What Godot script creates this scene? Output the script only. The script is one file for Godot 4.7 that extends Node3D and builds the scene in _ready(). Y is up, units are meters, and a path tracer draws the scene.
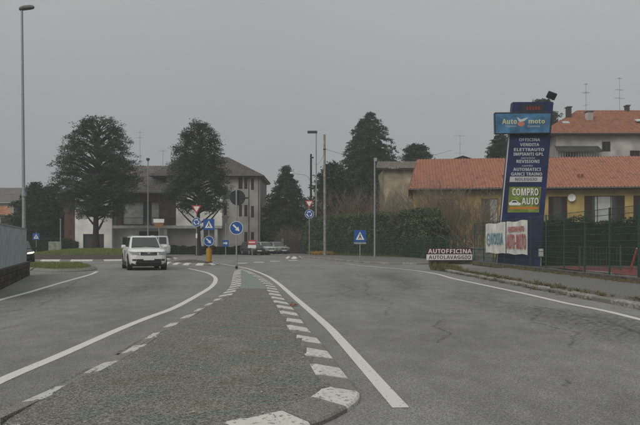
extends Node3D
# Approach to a roundabout on a dull winter day.  x right, y up, the road runs towards -z; d = distance ahead = -z.

const F := 700.0        # focal length in photo pixels
const HY := 243.0       # horizon row in the photo
const EYE := 1.35

var rng := RandomNumberGenerator.new()
var M := {}
var T := {}
var taken := {}

# ------------------------------------------------------------------ pixel helpers
func X(px: float, d: float) -> float: return (px - 320.0) * d / F
func Y(py: float, d: float) -> float: return EYE - (py - HY) * d / F
func W(px: float, py: float, d: float) -> Vector3: return Vector3(X(px, d), Y(py, d), -d)
func G(px: float, py: float, y := 0.0) -> Vector3:
	var d := F * (EYE - y) / (py - HY)
	return Vector3(X(px, d), y, -d)

# ------------------------------------------------------------------ mesh collector
class MB:
	var v := PackedVector3Array()
	var n := PackedVector3Array()
	var uv := PackedVector2Array()
	var col := PackedColorArray()
	var ix := PackedInt32Array()
	var c := Color(1, 1, 1)
	func tri(a: Vector3, b: Vector3, d: Vector3):
		var nn := (b - a).cross(d - a).normalized()
		var k := v.size()
		v.append(a); v.append(b); v.append(d)
		for i in 3: n.append(nn); col.append(c)
		uv.append(Vector2(a.x, a.z)); uv.append(Vector2(b.x, b.z)); uv.append(Vector2(d.x, d.z))
		ix.append(k); ix.append(k + 2); ix.append(k + 1)
	func quad(a: Vector3, b: Vector3, d: Vector3, e: Vector3):
		var nn := (d - a).cross(e - b).normalized()
		var k := v.size()
		v.append(a); v.append(b); v.append(d); v.append(e)
		for i in 4: n.append(nn); col.append(c)
		uv.append(Vector2(0, 0)); uv.append(Vector2(1, 0)); uv.append(Vector2(1, 1)); uv.append(Vector2(0, 1))
		ix.append(k); ix.append(k + 2); ix.append(k + 1); ix.append(k); ix.append(k + 3); ix.append(k + 2)
	func box(lo: Vector3, hi: Vector3):
		var a := Vector3(lo.x, lo.y, hi.z); var b := Vector3(hi.x, lo.y, hi.z)
		var d := Vector3(hi.x, hi.y, hi.z); var e := Vector3(lo.x, hi.y, hi.z)
		var f := Vector3(lo.x, lo.y, lo.z); var g := Vector3(hi.x, lo.y, lo.z)
		var h := Vector3(hi.x, hi.y, lo.z); var i := Vector3(lo.x, hi.y, lo.z)
		quad(a, b, d, e); quad(g, f, i, h); quad(b, g, h, d); quad(f, a, e, i); quad(e, d, h, i); quad(f, g, b, a)
	func xbox(t: Transform3D, size: Vector3, ch := 0.0):     # chamfered box about the origin of t
		var s := size * 0.5
		if ch <= 0.0:
			var p := []
			for q in [[-1,-1,1],[1,-1,1],[1,1,1],[-1,1,1],[-1,-1,-1],[1,-1,-1],[1,1,-1],[-1,1,-1]]:
				p.append(t * Vector3(s.x * q[0], s.y * q[1], s.z * q[2]))
			quad(p[0], p[1], p[2], p[3]); quad(p[5], p[4], p[7], p[6]); quad(p[1], p[5], p[6], p[2])
			quad(p[4], p[0], p[3], p[7]); quad(p[3], p[2], p[6], p[7]); quad(p[4], p[5], p[1], p[0])
			return
		var i := s - Vector3(ch, ch, ch)
		for ax in 3:
			var u := (ax + 1) % 3; var w := (ax + 2) % 3
			for sg in [-1.0, 1.0]:
				var pts := []
				for q in [[-1, -1], [1, -1], [1, 1], [-1, 1]]:
					var p := Vector3.ZERO
					p[ax] = s[ax] * sg; p[u] = i[u] * q[0]; p[w] = i[w] * q[1]
					pts.append(t * p)
				if sg > 0: quad(pts[0], pts[1], pts[2], pts[3])
				else: quad(pts[3], pts[2], pts[1], pts[0])
			for su in [-1.0, 1.0]:
				for sw in [-1.0, 1.0]:
					var a := Vector3.ZERO; var b := Vector3.ZERO
					a[u] = s[u] * su; a[w] = i[w] * sw; a[ax] = -i[ax]
					b[u] = i[u] * su; b[w] = s[w] * sw; b[ax] = -i[ax]
					var a2 := a; var b2 := b
					a2[ax] = i[ax]; b2[ax] = i[ax]
					if su * sw > 0: quad(t * a, t * b, t * b2, t * a2)
					else: quad(t * a2, t * b2, t * b, t * a)
		for sx in [-1.0, 1.0]:
			for sy in [-1.0, 1.0]:
				for sz in [-1.0, 1.0]:
					var a := t * Vector3(s.x * sx, i.y * sy, i.z * sz)
					var b := t * Vector3(i.x * sx, s.y * sy, i.z * sz)
					var d := t * Vector3(i.x * sx, i.y * sy, s.z * sz)
					if sx * sy * sz > 0: tri(a, b, d)
					else: tri(a, d, b)
	func tube(pts: Array, rad: Array, sides := 8, caps := true):
		var rings := []
		for k in pts.size():
			var dir: Vector3
			if k == 0: dir = pts[1] - pts[0]
			elif k == pts.size() - 1: dir = pts[k] - pts[k - 1]
			else: dir = pts[k + 1] - pts[k - 1]
			dir = dir.normalized()
			var up := Vector3.UP if absf(dir.y) < 0.9 else Vector3.RIGHT
			var s := up.cross(dir).normalized(); var w := dir.cross(s)
			var start := v.size()
			for j in sides:
				var a := TAU * j / sides
				var o := s * cos(a) + w * sin(a)
				v.append(pts[k] + o * rad[k]); n.append(o); col.append(c); uv.append(Vector2(float(j) / sides, k))
			rings.append(start)
		for k in pts.size() - 1:
			for j in sides:
				var a: int = rings[k] + j; var b: int = rings[k] + (j + 1) % sides
				var d: int = rings[k + 1] + (j + 1) % sides; var e: int = rings[k + 1] + j
				ix.append(a); ix.append(d); ix.append(b); ix.append(a); ix.append(e); ix.append(d)
		if caps:
			for q in [[0, 0], [pts.size() - 1, 1]]:
				for j in range(1, sides - 1):
					var a := v[rings[q[0]]]; var b := v[rings[q[0]] + j]; var d := v[rings[q[0]] + j + 1]
					if q[1] == 1: tri(a, b, d)
					else: tri(a, d, b)
	func extrude(poly: PackedVector2Array, t: Transform3D, z0: float, z1: float):   # outline in the xy plane of t
		var idx := Geometry2D.triangulate_polygon(poly)
		var cw := Geometry2D.is_polygon_clockwise(poly)
		for k in range(0, idx.size(), 3):
			var a := poly[idx[k]]; var b := poly[idx[k + 1]]; var d := poly[idx[k + 2]]
			if (b - a).cross(d - a) < 0: var sw := b; b = d; d = sw
			tri(t * Vector3(a.x, a.y, z1), t * Vector3(b.x, b.y, z1), t * Vector3(d.x, d.y, z1))
			tri(t * Vector3(a.x, a.y, z0), t * Vector3(d.x, d.y, z0), t * Vector3(b.x, b.y, z0))
		for k in poly.size():
			var a := poly[k]; var b := poly[(k + 1) % poly.size()]
			if cw: var sw := b; b = a; a = sw
			quad(t * Vector3(a.x, a.y, z0), t * Vector3(b.x, b.y, z0), t * Vector3(b.x, b.y, z1), t * Vector3(a.x, a.y, z1))
	func leaf(p: Vector3, dir: Vector3, side: Vector3, l: float, w: float):
		var nn := dir.cross(side).normalized()
		var k := v.size()
		v.append(p); v.append(p + dir * l * 0.5 + side * w); v.append(p + dir * l); v.append(p + dir * l * 0.5 - side * w)
		for i in 4: n.append(nn); col.append(c); uv.append(Vector2.ZERO)
		ix.append(k); ix.append(k + 1); ix.append(k + 2); ix.append(k); ix.append(k + 2); ix.append(k + 3)
	func mesh() -> ArrayMesh:
		var a := []
		a.resize(Mesh.ARRAY_MAX)
		a[Mesh.ARRAY_VERTEX] = v; a[Mesh.ARRAY_NORMAL] = n; a[Mesh.ARRAY_TEX_UV] = uv; a[Mesh.ARRAY_COLOR] = col; a[Mesh.ARRAY_INDEX] = ix
		var m := ArrayMesh.new()
		m.add_surface_from_arrays(Mesh.PRIMITIVE_TRIANGLES, a)
		return m

# ------------------------------------------------------------------ nodes
func numbered(called: String) -> String:
	if not taken.has(called):
		taken[called] = 0
		return called
	taken[called] += 1
	return "%s_%03d" % [called, taken[called]]
func tag(o: Node, label: String, category: String, group := ""):
	o.set_meta("label", label); o.set_meta("category", category)
	if group: o.set_meta("group", group)
	return o
func thing(called: String, label: String, category: String, at := Vector3.ZERO, turn := 0.0, group := "") -> Node3D:
	var o := Node3D.new()
	o.name = numbered(called); add_child(o)
	o.position = at; o.rotation.y = turn
	tag(o, label, category, group)
	return o
func put(mesh: Mesh, called: String, m: Material, parent: Node = null) -> MeshInstance3D:
	var o := MeshInstance3D.new()
	o.mesh = mesh; o.material_override = m
	if parent == null:
		o.name = numbered(called); add_child(o)
	else:
		o.name = called; parent.add_child(o, true)
	return o
func obj(b: MB, called: String, m: Material, parent: Node = null) -> MeshInstance3D:
	return put(b.mesh(), called, m, parent)
func structure(o: Node, label := ""):
	o.set_meta("kind", "structure")
	if label: o.set_meta("label", label)
	return o
func stuff(o: Node, label := "", category := ""):
	o.set_meta("kind", "stuff")
	if label: o.set_meta("label", label)
	if category: o.set_meta("category", category)
	return o
func boxp(parent: Node, called: String, m: Material, lo: Vector3, hi: Vector3, ch := 0.0) -> MeshInstance3D:
	var b := MB.new()
	b.xbox(Transform3D(Basis(), (lo + hi) * 0.5), hi - lo, ch)
	return obj(b, called, m, parent)
func tubep(parent: Node, called: String, m: Material, pts: Array, rad: Array, sides := 8) -> MeshInstance3D:
	var b := MB.new()
	b.tube(pts, rad, sides)
	return obj(b, called, m, parent)
func lettering(parent: Node, s: String, m: Material, at: Vector3, w: float, h: float, basis := Basis(), bold := true, called := "lettering", depth := 0.01) -> MeshInstance3D:
	var f := SystemFont.new()
	f.font_names = PackedStringArray(["Droid Sans"]); f.font_weight = 700 if bold else 400
	var tm := TextMesh.new()
	tm.text = s; tm.font = f; tm.font_size = 32; tm.pixel_size = 0.01; tm.depth = 0.02; tm.curve_step = 2.0
	var bb := tm.get_aabb()
	var k := Vector3(w / maxf(bb.size.x, 0.01), h / maxf(bb.size.y, 0.01), depth / 0.02)
	var o := put(tm, called, m, parent)
	o.transform = Transform3D(basis * Basis.from_scale(k), at - basis * (bb.get_center() * k))
	return o

# ------------------------------------------------------------------ textures and materials
func lin(r: float, g: float, b: float) -> Color: return Color(r, g, b).linear_to_srgb()
func gray_tex(seed_: int, freq: float, lo: float, hi: float, kind := FastNoiseLite.TYPE_SIMPLEX_SMOOTH, size := 256, octaves := 4, power := 1.0) -> ImageTexture:
	var f := FastNoiseLite.new()
	f.seed = seed_; f.frequency = freq; f.noise_type = kind; f.fractal_octaves = octaves
	if kind == FastNoiseLite.TYPE_CELLULAR:
		f.fractal_type = FastNoiseLite.FRACTAL_NONE; f.cellular_return_type = FastNoiseLite.RETURN_CELL_VALUE
	var im := f.get_seamless_image(size, size)
	im.convert(Image.FORMAT_L8)
	var d := im.get_data()
	var lut := PackedByteArray()
	for i in 256: lut.append(int(clampf(lerpf(lo, hi, pow(i / 255.0, power) if power > 0.0 else smoothstep(-power - 0.05, -power + 0.05, i / 255.0) * 0.85 + 0.15 * i / 255.0), 0, 1) * 255))
	for i in d.size(): d[i] = lut[d[i]]
	return ImageTexture.create_from_image(Image.create_from_data(size, size, false, Image.FORMAT_L8, d))
func mat(c: Color, rough := 0.8, tex := "", scale := 1.0, bump := 0.0, spec := 0.4) -> StandardMaterial3D:
	var m := StandardMaterial3D.new()
	m.albedo_color = c; m.roughness = rough; m.metallic_specular = spec
	if tex:
		m.albedo_texture = T[tex]; m.uv1_triplanar = true; m.uv1_world_triplanar = true; m.uv1_scale = Vector3.ONE * scale
		if bump > 0.0:
			m.heightmap_enabled = true; m.heightmap_texture = T[tex]; m.heightmap_scale = bump
	return m
func vmat(rough := 0.85, back := 0.0) -> StandardMaterial3D:
	var m := StandardMaterial3D.new()
	m.vertex_color_use_as_albedo = true; m.roughness = rough; m.metallic_specular = 0.25
	if back > 0.0:
		m.backlight_enabled = true; m.backlight = Color(back, back, back)
	return m
func metal(c: Color, rough := 0.5, met := 0.6) -> StandardMaterial3D:
	var m := mat(c, rough, "fine", 0.8)
	m.metallic = met
	return m
func glass_dark() -> StandardMaterial3D:
	var m := mat(lin(0.035, 0.04, 0.042), 0.05)
	m.metallic_specular = 0.5
	return m

func make_materials():
	T.fine = gray_tex(3, 0.06, 0.72, 1.0)
	T.blotch = gray_tex(4, 0.012, 0.62, 1.0, FastNoiseLite.TYPE_SIMPLEX_SMOOTH, 256, 5)
	T.wall = gray_tex(44, 0.014, 0.8, 1.0, FastNoiseLite.TYPE_SIMPLEX_SMOOTH, 256, 5)
	T.chip = gray_tex(5, 0.03, 0.2, 1.0, FastNoiseLite.TYPE_SIMPLEX_SMOOTH, 256, 5, 0.42)
	T.flake = gray_tex(16, 0.03, 0.55, 1.0, FastNoiseLite.TYPE_SIMPLEX_SMOOTH, 512, 7, -0.30)
	T.paint = gray_tex(15, 0.035, 0.55, 1.0, FastNoiseLite.TYPE_SIMPLEX_SMOOTH, 512, 7, -0.16)
	T.grit = gray_tex(6, 0.28, 0.58, 1.0, FastNoiseLite.TYPE_CELLULAR, 512)
	T.gravel = gray_tex(7, 0.15, 0.58, 1.0, FastNoiseLite.TYPE_CELLULAR, 512)
	M.white_line = mat(lin(0.56, 0.56, 0.53), 0.7, "paint", 0.9)
	M.kerb_white = mat(lin(0.53, 0.53, 0.49), 0.8, "flake", 0.9, 0.3)
	M.kerb_worn = mat(lin(0.46, 0.455, 0.42), 0.9, "flake", 0.6)
	M.kerb_bare = mat(lin(0.27, 0.265, 0.235), 0.95, "grit", 0.8, 0.5)
	M.kerb_stone = mat(lin(0.36, 0.35, 0.31), 0.9, "chip", 0.9, 0.5)
	M.concrete = mat(lin(0.24, 0.235, 0.22), 0.9, "blotch", 0.4, 0.5)
	M.galv = metal(lin(0.36, 0.385, 0.40), 0.55, 0.3)
	M.dark_metal = metal(lin(0.05, 0.055, 0.06), 0.5, 0.3)
	M.sign_blue = mat(lin(0.02, 0.10, 0.36), 0.4, "fine", 0.7)
	M.sign_white = mat(lin(0.60, 0.61, 0.60), 0.5)
	M.sign_red = mat(lin(0.36, 0.05, 0.05), 0.5)
	M.sign_back = mat(lin(0.10, 0.105, 0.11), 0.6, "fine", 0.7)
	M.black = mat(lin(0.02, 0.02, 0.022), 0.6)
	M.rubber = mat(lin(0.025, 0.025, 0.025), 0.85)
	M.glass = glass_dark()
	M.white_wall = mat(lin(0.85, 0.85, 0.81), 0.9, "wall", 0.12)
	M.beige_wall = mat(lin(0.35, 0.343, 0.315), 0.9, "wall", 0.12)
	M.yellow_wall = mat(lin(0.46, 0.335, 0.125), 0.9, "wall", 0.15)
	M.grey_wall = mat(lin(0.60, 0.59, 0.55), 0.95, "blotch", 0.1)
	M.cream_wall = mat(lin(0.42, 0.37, 0.26), 0.95, "blotch", 0.15)
	M.brown_clad = mat(lin(0.10, 0.055, 0.042), 0.8, "blotch", 0.4)
	M.brown_shutter = mat(lin(0.085, 0.045, 0.035), 0.6, "fine", 0.6)
	M.dark_shutter = mat(lin(0.045, 0.04, 0.038), 0.7, "fine", 0.6)
	M.panel_grey = mat(lin(0.50, 0.51, 0.51), 0.8, "wall", 0.3)
	M.bark = mat(lin(0.036, 0.032, 0.028), 0.95, "grit", 1.2, 0.8)
	M.twig = mat(lin(0.19, 0.15, 0.105), 0.95)
	M.leaf = vmat(0.8, 0.2)
	M.grass = vmat(0.9, 0.3)
	M.tile = vmat(0.85)
	M.fence_green = mat(lin(0.035, 0.085, 0.06), 0.55, "fine", 0.8)
	M.gutter = metal(lin(0.13, 0.12, 0.115), 0.5, 0.3)

# asphalt colours: one image over the whole carriageway for patches, oil marks and cracks, fine aggregate laid over it
const RX0 := -36.0
const RX1 := 14.0
const RD0 := -8.0
const RD1 := 92.0
func road_material() -> StandardMaterial3D:
	var w := 2048; var h := 2048
	var f := FastNoiseLite.new()
	f.seed = 11; f.frequency = 0.006; f.fractal_octaves = 5
	var big := f.get_image(w, h, false, false, false).get_data()
	f.seed = 12; f.frequency = 0.05; f.fractal_octaves = 3
	var mid := f.get_image(w, h, false, false, false).get_data()
	var d := PackedByteArray()
	d.resize(w * h)
	for i in w * h: d[i] = clampi(int(143 + (big[i] - 128) * 0.15 + (mid[i] - 128) * 0.10), 0, 255)
	var im := Image.create_from_data(w, h, false, Image.FORMAT_L8, d)
	# streaks of worn, darker aggregate along the lanes: [x, d from, d to, half width, amount]
	var st := [[3.9, 11.0, 20.0, 0.55, 11], [4.6, 8.5, 15.0, 0.6, 13], [2.6, 18.0, 30.0, 0.35, 16], [3.3, 24.0, 33.0, 0.5, 14], [-5.2, 14.0, 30.0, 0.4, 14], [-7.4, 12.0, 26.0, 0.4, 12], [0.9, 14.0, 34.0, 0.4, 10]]
	var r := RandomNumberGenerator.new(); r.seed = 5
	for s in st:
		for k in 9000:
			var t := r.randf()
			var dd: float = lerpf(s[1], s[2], t)
			var xx: float = s[0] + r.randfn(0, s[3]) + 0.25 * sin(dd * 0.6) + (0.0 if s[0] > 0 else (dd - 20.0) * -0.14)
			var px := int((xx - RX0) / (RX1 - RX0) * w); var py := int((dd - RD0) / (RD1 - RD0) * h)
			if px > 0 and px < w - 2 and py > 0 and py < h - 1:
				var fade := sin(PI * t)
				for q in 2:
					var o := im.get_pixel(px + q, py).r
					im.set_pixel(px + q, py, Color(maxf(o - s[4] * fade / 255.0 * 0.9, 0.25), 0, 0))
	# cracks: polylines in (x, d)
	var cracks := [
		[Vector2(-9.5, 14.5), Vector2(-8.6, 17.0), Vector2(-9.0, 20.0), Vector2(-8.3, 24.0)],
		[Vector2(-5.6, 9.2), Vector2(-6.3, 12.0), Vector2(-6.0, 15.0), Vector2(-7.0, 19.5)],
		[Vector2(-4.2, 8.0), Vector2(-5.1, 10.0), Vector2(-5.0, 11.5)],
		[Vector2(-8.5, 22.0), Vector2(-6.5, 27.0), Vector2(-7.2, 33.0)],
		[Vector2(1.6, 9.5), Vector2(1.95, 10.4), Vector2(1.8, 11.3), Vector2(2.2, 12.4)],
		[Vector2(0.2, 17.5), Vector2(1.0, 20.0), Vector2(0.7, 23.0)],
		[Vector2(2.4, 20.0), Vector2(3.4, 22.5), Vector2(4.6, 23.5)],
		[Vector2(-11.0, 40.0), Vector2(-3.0, 41.5), Vector2(3.0, 39.0)],
		[Vector2(-7.9, 12.0), Vector2(-7.3, 14.6), Vector2(-8.1, 17.5), Vector2(-7.6, 21.0), Vector2(-8.9, 26.0)],
		[Vector2(-4.6, 7.6), Vector2(-5.6, 9.0), Vector2(-6.6, 9.4), Vector2(-7.6, 10.6)],
		[Vector2(3.2, 9.0), Vector2(3.9, 10.5), Vector2(3.6, 12.0), Vector2(4.4, 14.0), Vector2(4.2, 16.0)],
		[Vector2(4.7, 10.0), Vector2(5.0, 12.5), Vector2(4.6, 15.0)],
		[Vector2(1.2, 13.0), Vector2(1.6, 15.5), Vector2(1.2, 19.0), Vector2(1.9, 26.0), Vector2(1.3, 34.0)],
		[Vector2(-9.0, 30.0), Vector2(-5.0, 31.5), Vector2(-4.4, 34.0)],
		[Vector2(2.3, 6.6), Vector2(2.42, 6.95)]]
	for c in cracks:
		for k in c.size() - 1:
			var a: Vector2 = c[k]; var b: Vector2 = c[k + 1]
			var steps := int(a.distance_to(b) / 0.02)
			var off := 0.0
			for q in steps:
				off = off * 0.97 + r.randfn(0, 0.012)
				if r.randf() < 0.12: continue
				var p := a.lerp(b, float(q) / steps) + Vector2(off, 0)
				var px := int((p.x - RX0) / (RX1 - RX0) * w); var py := int((p.y - RD0) / (RD1 - RD0) * h)
				if px > 0 and px < w and py > 0 and py < h:
					var o := im.get_pixel(px, py).r
					im.set_pixel(px, py, Color(maxf(o - 0.075, 0.28), 0, 0))
					if r.randf() < 0.3 and px < w - 1: im.set_pixel(px + 1, py, Color(maxf(o - 0.05, 0.28), 0, 0))
	# mended strip of newer asphalt along the island
	im.generate_mipmaps()
	var m := StandardMaterial3D.new()
	m.albedo_texture = ImageTexture.create_from_image(im)
	m.albedo_color = Color(1.0, 1.0, 0.975)
	m.roughness = 0.78; m.metallic_specular = 0.35
	m.detail_enabled = true; m.detail_albedo = T.grit; m.detail_blend_mode = BaseMaterial3D.BLEND_MODE_MUL
	m.detail_uv_layer = BaseMaterial3D.DETAIL_UV_2
	m.uv2_scale = Vector3(1, 1, 1)
	return m
func sheet(pts: PackedVector2Array, y: float, called: String, m: Material, parent: Node = null) -> MeshInstance3D:   # pts are (x, d)
	var b := MB.new()
	var idx := Geometry2D.triangulate_polygon(pts)
	for k in range(0, idx.size(), 3):
		var p := pts[idx[k]]; var q := pts[idx[k + 1]]; var r := pts[idx[k + 2]]
		var a := Vector3(p.x, y, -p.y); var c := Vector3(q.x, y, -q.y); var e := Vector3(r.x, y, -r.y)
		if (c - a).cross(e - a).y < 0: b.tri(a, e, c)
		else: b.tri(a, c, e)
	return obj(b, called, m, parent)
func smooth_line(pts: Array, step := 0.5) -> Array:      # Catmull-Rom through (x, d) points, even steps
	var c := Curve2D.new()
	for k in pts.size():
		var p: Vector2 = pts[k]
		var a: Vector2 = pts[maxi(k - 1, 0)]; var b: Vector2 = pts[mini(k + 1, pts.size() - 1)]
		var t := (b - a) / 6.0
		if k == 0 or k == pts.size() - 1: t *= 0.5
		c.add_point(p, -t, t)
	c.bake_interval = 0.1
	var n := maxi(2, int(round(c.get_baked_length() / step)) + 1)
	var out := []
	for k in n: out.append(c.sample_baked(c.get_baked_length() * k / (n - 1.0), true))
	return out
func flat(p: Vector3) -> Vector2: return Vector2(p.x, -p.z)
func GP(a: Array, y := 0.0) -> Array:
	var out := []
	for p in a: out.append(flat(G(p[0], p[1], y)))
	return out
func ribbon(pts: Array, w: float, y: float, called: String, m: Material, label: String):
	var l := smooth_line(pts, 0.4)
	var b := MB.new()
	for k in l.size() - 1:
		var q := []
		for j in [k, k + 1]:
			var t: Vector2 = (l[mini(j + 1, l.size() - 1)] - l[maxi(j - 1, 0)]).normalized()
			var nn := Vector2(-t.y, t.x) * w * 0.5
			var p: Vector2 = l[j]
			q.append(Vector3(p.x + nn.x, y, -(p.y + nn.y))); q.append(Vector3(p.x - nn.x, y, -(p.y - nn.y)))
		b.quad(q[0], q[1], q[3], q[2])
	for i in b.n.size(): b.n[i] = Vector3.UP
	structure(obj(b, called, m), label)

# kerb of single stones along a line; profile slopes from the outer foot up to the inner top
func kerb_run(parent: Node, line: Array, stone: float, width: float, h: float, inward: float, mats: Array, seed_: int, foot := 0.03, gap := 0.012, called := "kerb_stone"):
	var sub := 4
	var l := smooth_line(line, stone / sub)
	while (l.size() - 1) % sub != 0: l.pop_back()
	var r := RandomNumberGenerator.new(); r.seed = seed_
	for k in (l.size() - 1) / sub:
		var hh := h + r.randf_range(-0.006, 0.006); var ww := width
		var prof := [Vector2(0, -0.05), Vector2(0, foot), Vector2(0.02, foot + 0.018), Vector2(ww * 0.62, hh - 0.012), Vector2(ww * 0.78, hh), Vector2(ww, hh), Vector2(ww, -0.05)]
		var rows := []
		for q in sub + 1:
			var j: int = k * sub + q
			var t: Vector2 = (l[mini(j + 1, l.size() - 1)] - l[maxi(j - 1, 0)]).normalized()
			var nn := Vector2(-t.y, t.x) * inward
			var o: Vector2 = l[j] + t * (gap * 0.5 if q == 0 else (-gap * 0.5 if q == sub else 0.0))
			var row := []
			for p in prof: row.append(Vector3(o.x + nn.x * p.x, p.y, -(o.y + nn.y * p.x)))
			rows.append(row)
		var b := MB.new()
		for q in sub:
			var A: Array = rows[q]; var B: Array = rows[q + 1]
			for i in prof.size() - 1:
				if inward > 0: b.quad(A[i], A[i + 1], B[i + 1], B[i])
				else: b.quad(B[i], B[i + 1], A[i + 1], A[i])
		for i in range(1, prof.size() - 1):
			b.tri(rows[0][0], rows[0][i + 1], rows[0][i]); b.tri(rows[sub][0], rows[sub][i], rows[sub][i + 1])
		obj(b, called, mats[k % mats.size()], parent)

# ------------------------------------------------------------------ plants
func prof_at(p: Array, t: float) -> float:
	for k in p.size() - 1:
		if t <= p[k + 1][0]: return lerpf(p[k][1], p[k + 1][1], (t - p[k][0]) / (p[k + 1][0] - p[k][0]))
	return p[-1][1]
# limbs leave the trunk and carry flat sprays of needles; prof gives the crown's reach from its foot (0) to its tip (1)
func tree(called: String, label: String, at: Vector3, H: float, foot: float, prof: Array, o: Dictionary, group := "") -> Node3D:
	rng.seed = o.get("seed", 1)
	var root := thing(called, label, "tree", at, 0.0, group)
	var lean := Vector3(rng.randf_range(-0.02, 0.02), 0, rng.randf_range(-0.02, 0.02))
	var tr: float = o.get("trunk", H * 0.022)
	var tp := []; var trd := []
	for k in 9:
		var t := k / 8.0
		tp.append(Vector3(sin(t * 5.0 + H) * 0.08, t * H * 0.97, cos(t * 4.0) * 0.06) + lean * t * H)
		trd.append(lerpf(tr, 0.03, pow(t, 0.8)) * (1.35 if k == 0 else 1.0))
	tubep(root, "trunk", M.bark, tp, trd, 10)
	var br := MB.new(); var lf := MB.new()
	var limbs: int = o.get("limbs", 80); var rise: float = o.get("rise", 0.15); var droop: float = o.get("droop", 0.15)
	var per: float = o.get("clumps_per_m", 3.0); var size: float = o.get("leaf", 0.24); var needles: int = o.get("needles", 12)
	var spread: float = o.get("spread", 0.42); var c0: Color = o.get("c0", Color(0.022, 0.034, 0.022)); var c1: Color = o.get("c1", Color(0.05, 0.07, 0.045))
	var inner: float = o.get("inner", 0.25)
	for k in limbs:
		var t := (k + rng.randf()) / limbs
		t = pow(t, o.get("even", 1.0))
		var ang := k * 2.399963 + rng.randf_range(-0.5, 0.5)
		var reach := prof_at(prof, t) * rng.randf_range(o.get("ragged", 0.72), 1.1)
		var yy := lerpf(foot, H, t)
		var dir := Vector3(cos(ang), 0, sin(ang))
		var lift: float = rise * reach + o.get("fan", 0.0) * (t - 0.3) * reach
		lift *= 1.0 + rng.randf_range(-1, 1) * o.get("vary", 0.0)
		var y0 := clampf(yy - lift * 0.9, foot * 0.7, H * 0.96)
		var base := lean * y0 + Vector3(0, y0, 0)
		var pts := []; var rad := []
		var lr: float = clampf(0.03 + reach * 0.014, 0.03, 0.1) * o.get("limb_r", 1.0)
		for q in 6:
			var s := q / 5.0
			pts.append(base + dir * reach * s + Vector3(0, lift * sin(s * 1.9) - droop * reach * s * s, 0) + Vector3(rng.randfn(0, 0.05), rng.randfn(0, 0.05), rng.randfn(0, 0.05)) * s * 2.0)
			rad.append(lerpf(lr, 0.012, s))
		br.tube(pts, rad, 5, false)
		var cl := maxi(2, int(reach * per))
		for q in cl:
			var s := lerpf(inner, 1.02, pow((q + rng.randf()) / cl, 0.8))
			var i := mini(4, int(s * 5.0))
			var p: Vector3 = pts[i].lerp(pts[i + 1], s * 5.0 - i)
			var side := Vector3(-dir.z, 0, dir.x)
			p += side * rng.randfn(0, o.get("wander", 0.16)) * reach * s + Vector3(0, rng.randfn(0, o.get("thick", 0.10)), 0)
			var tone := rng.randf()
			for z in needles:
				var d2 := (dir * rng.randf_range(-0.3, 1.0) + side * rng.randf_range(-1, 1) + Vector3(0, rng.randf_range(-0.7, 0.45) + o.get("up", 0.0), 0)).normalized()
				var s2 := d2.cross(Vector3(rng.randf_range(-1, 1), rng.randf_range(0.2, 1), rng.randf_range(-1, 1))).normalized()
				lf.c = c0.lerp(c1, clampf(tone * 0.7 + rng.randf() * 0.4, 0, 1))
				lf.leaf(p + Vector3(rng.randfn(0, spread), rng.randfn(0, spread * 0.45), rng.randfn(0, spread)) * 0.6, d2, s2, size * rng.randf_range(0.7, 1.5), size * rng.randf_range(0.14, 0.3))
	for fk in o.get("forks", []):      # [angle, height at the trunk, reach, rise, radius]
		var pts := []; var rad := []
		for q in 6:
			var s := q / 5.0
			pts.append(Vector3(cos(fk[0]) * fk[2] * s, fk[1] + fk[3] * pow(s, 1.25), sin(fk[0]) * fk[2] * s) + lean * fk[1]); rad.append(lerpf(fk[4], fk[4] * 0.35, s))
		br.tube(pts, rad, 7, false)
	obj(br, "branches", M.bark, root)
	obj(lf, "crown", M.leaf, root)
	return root
func twigs(b: MB, p: Vector3, dir: Vector3, l: float, r: float, depth: int):
	var pts := [p]; var rad := [r]
	var dd := dir
	for k in 3:
		dd = (dd + Vector3(rng.randfn(0, 0.12), rng.randfn(0.05, 0.08), rng.randfn(0, 0.12))).normalized()
		pts.append(pts[-1] + dd * l / 3.0); rad.append(r * (1.0 - 0.17 * (k + 1)))
	b.tube(pts, rad, 4 if depth < 2 else 3, false)
	if depth >= 4: return
	for k in 3:
		var i := 1 + (k % 3)
		var nd := (dd + Vector3(rng.randfn(0, 0.5), rng.randfn(0.1, 0.3), rng.randfn(0, 0.5))).normalized()
		twigs(b, pts[i], nd, l * rng.randf_range(0.55, 0.8), maxf(rad[i] * 0.62, 0.011), depth + 1)
func bare_shrub(label: String, at: Vector3, h: float, stems: int, seed_: int):
	rng.seed = seed_
	var root := thing("bare_shrub", label, "shrub", at, 0.0, "leafless shrubs behind the green fence")
	for s in stems:
		var b := MB.new()
		var a := TAU * s / stems + rng.randf()
		twigs(b, Vector3(cos(a) * 0.25, 0, sin(a) * 0.25), Vector3(cos(a) * 0.35, 1, sin(a) * 0.35).normalized(), h * 0.40, 0.075, 0)
		obj(b, "stem", M.twig, root)
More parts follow.
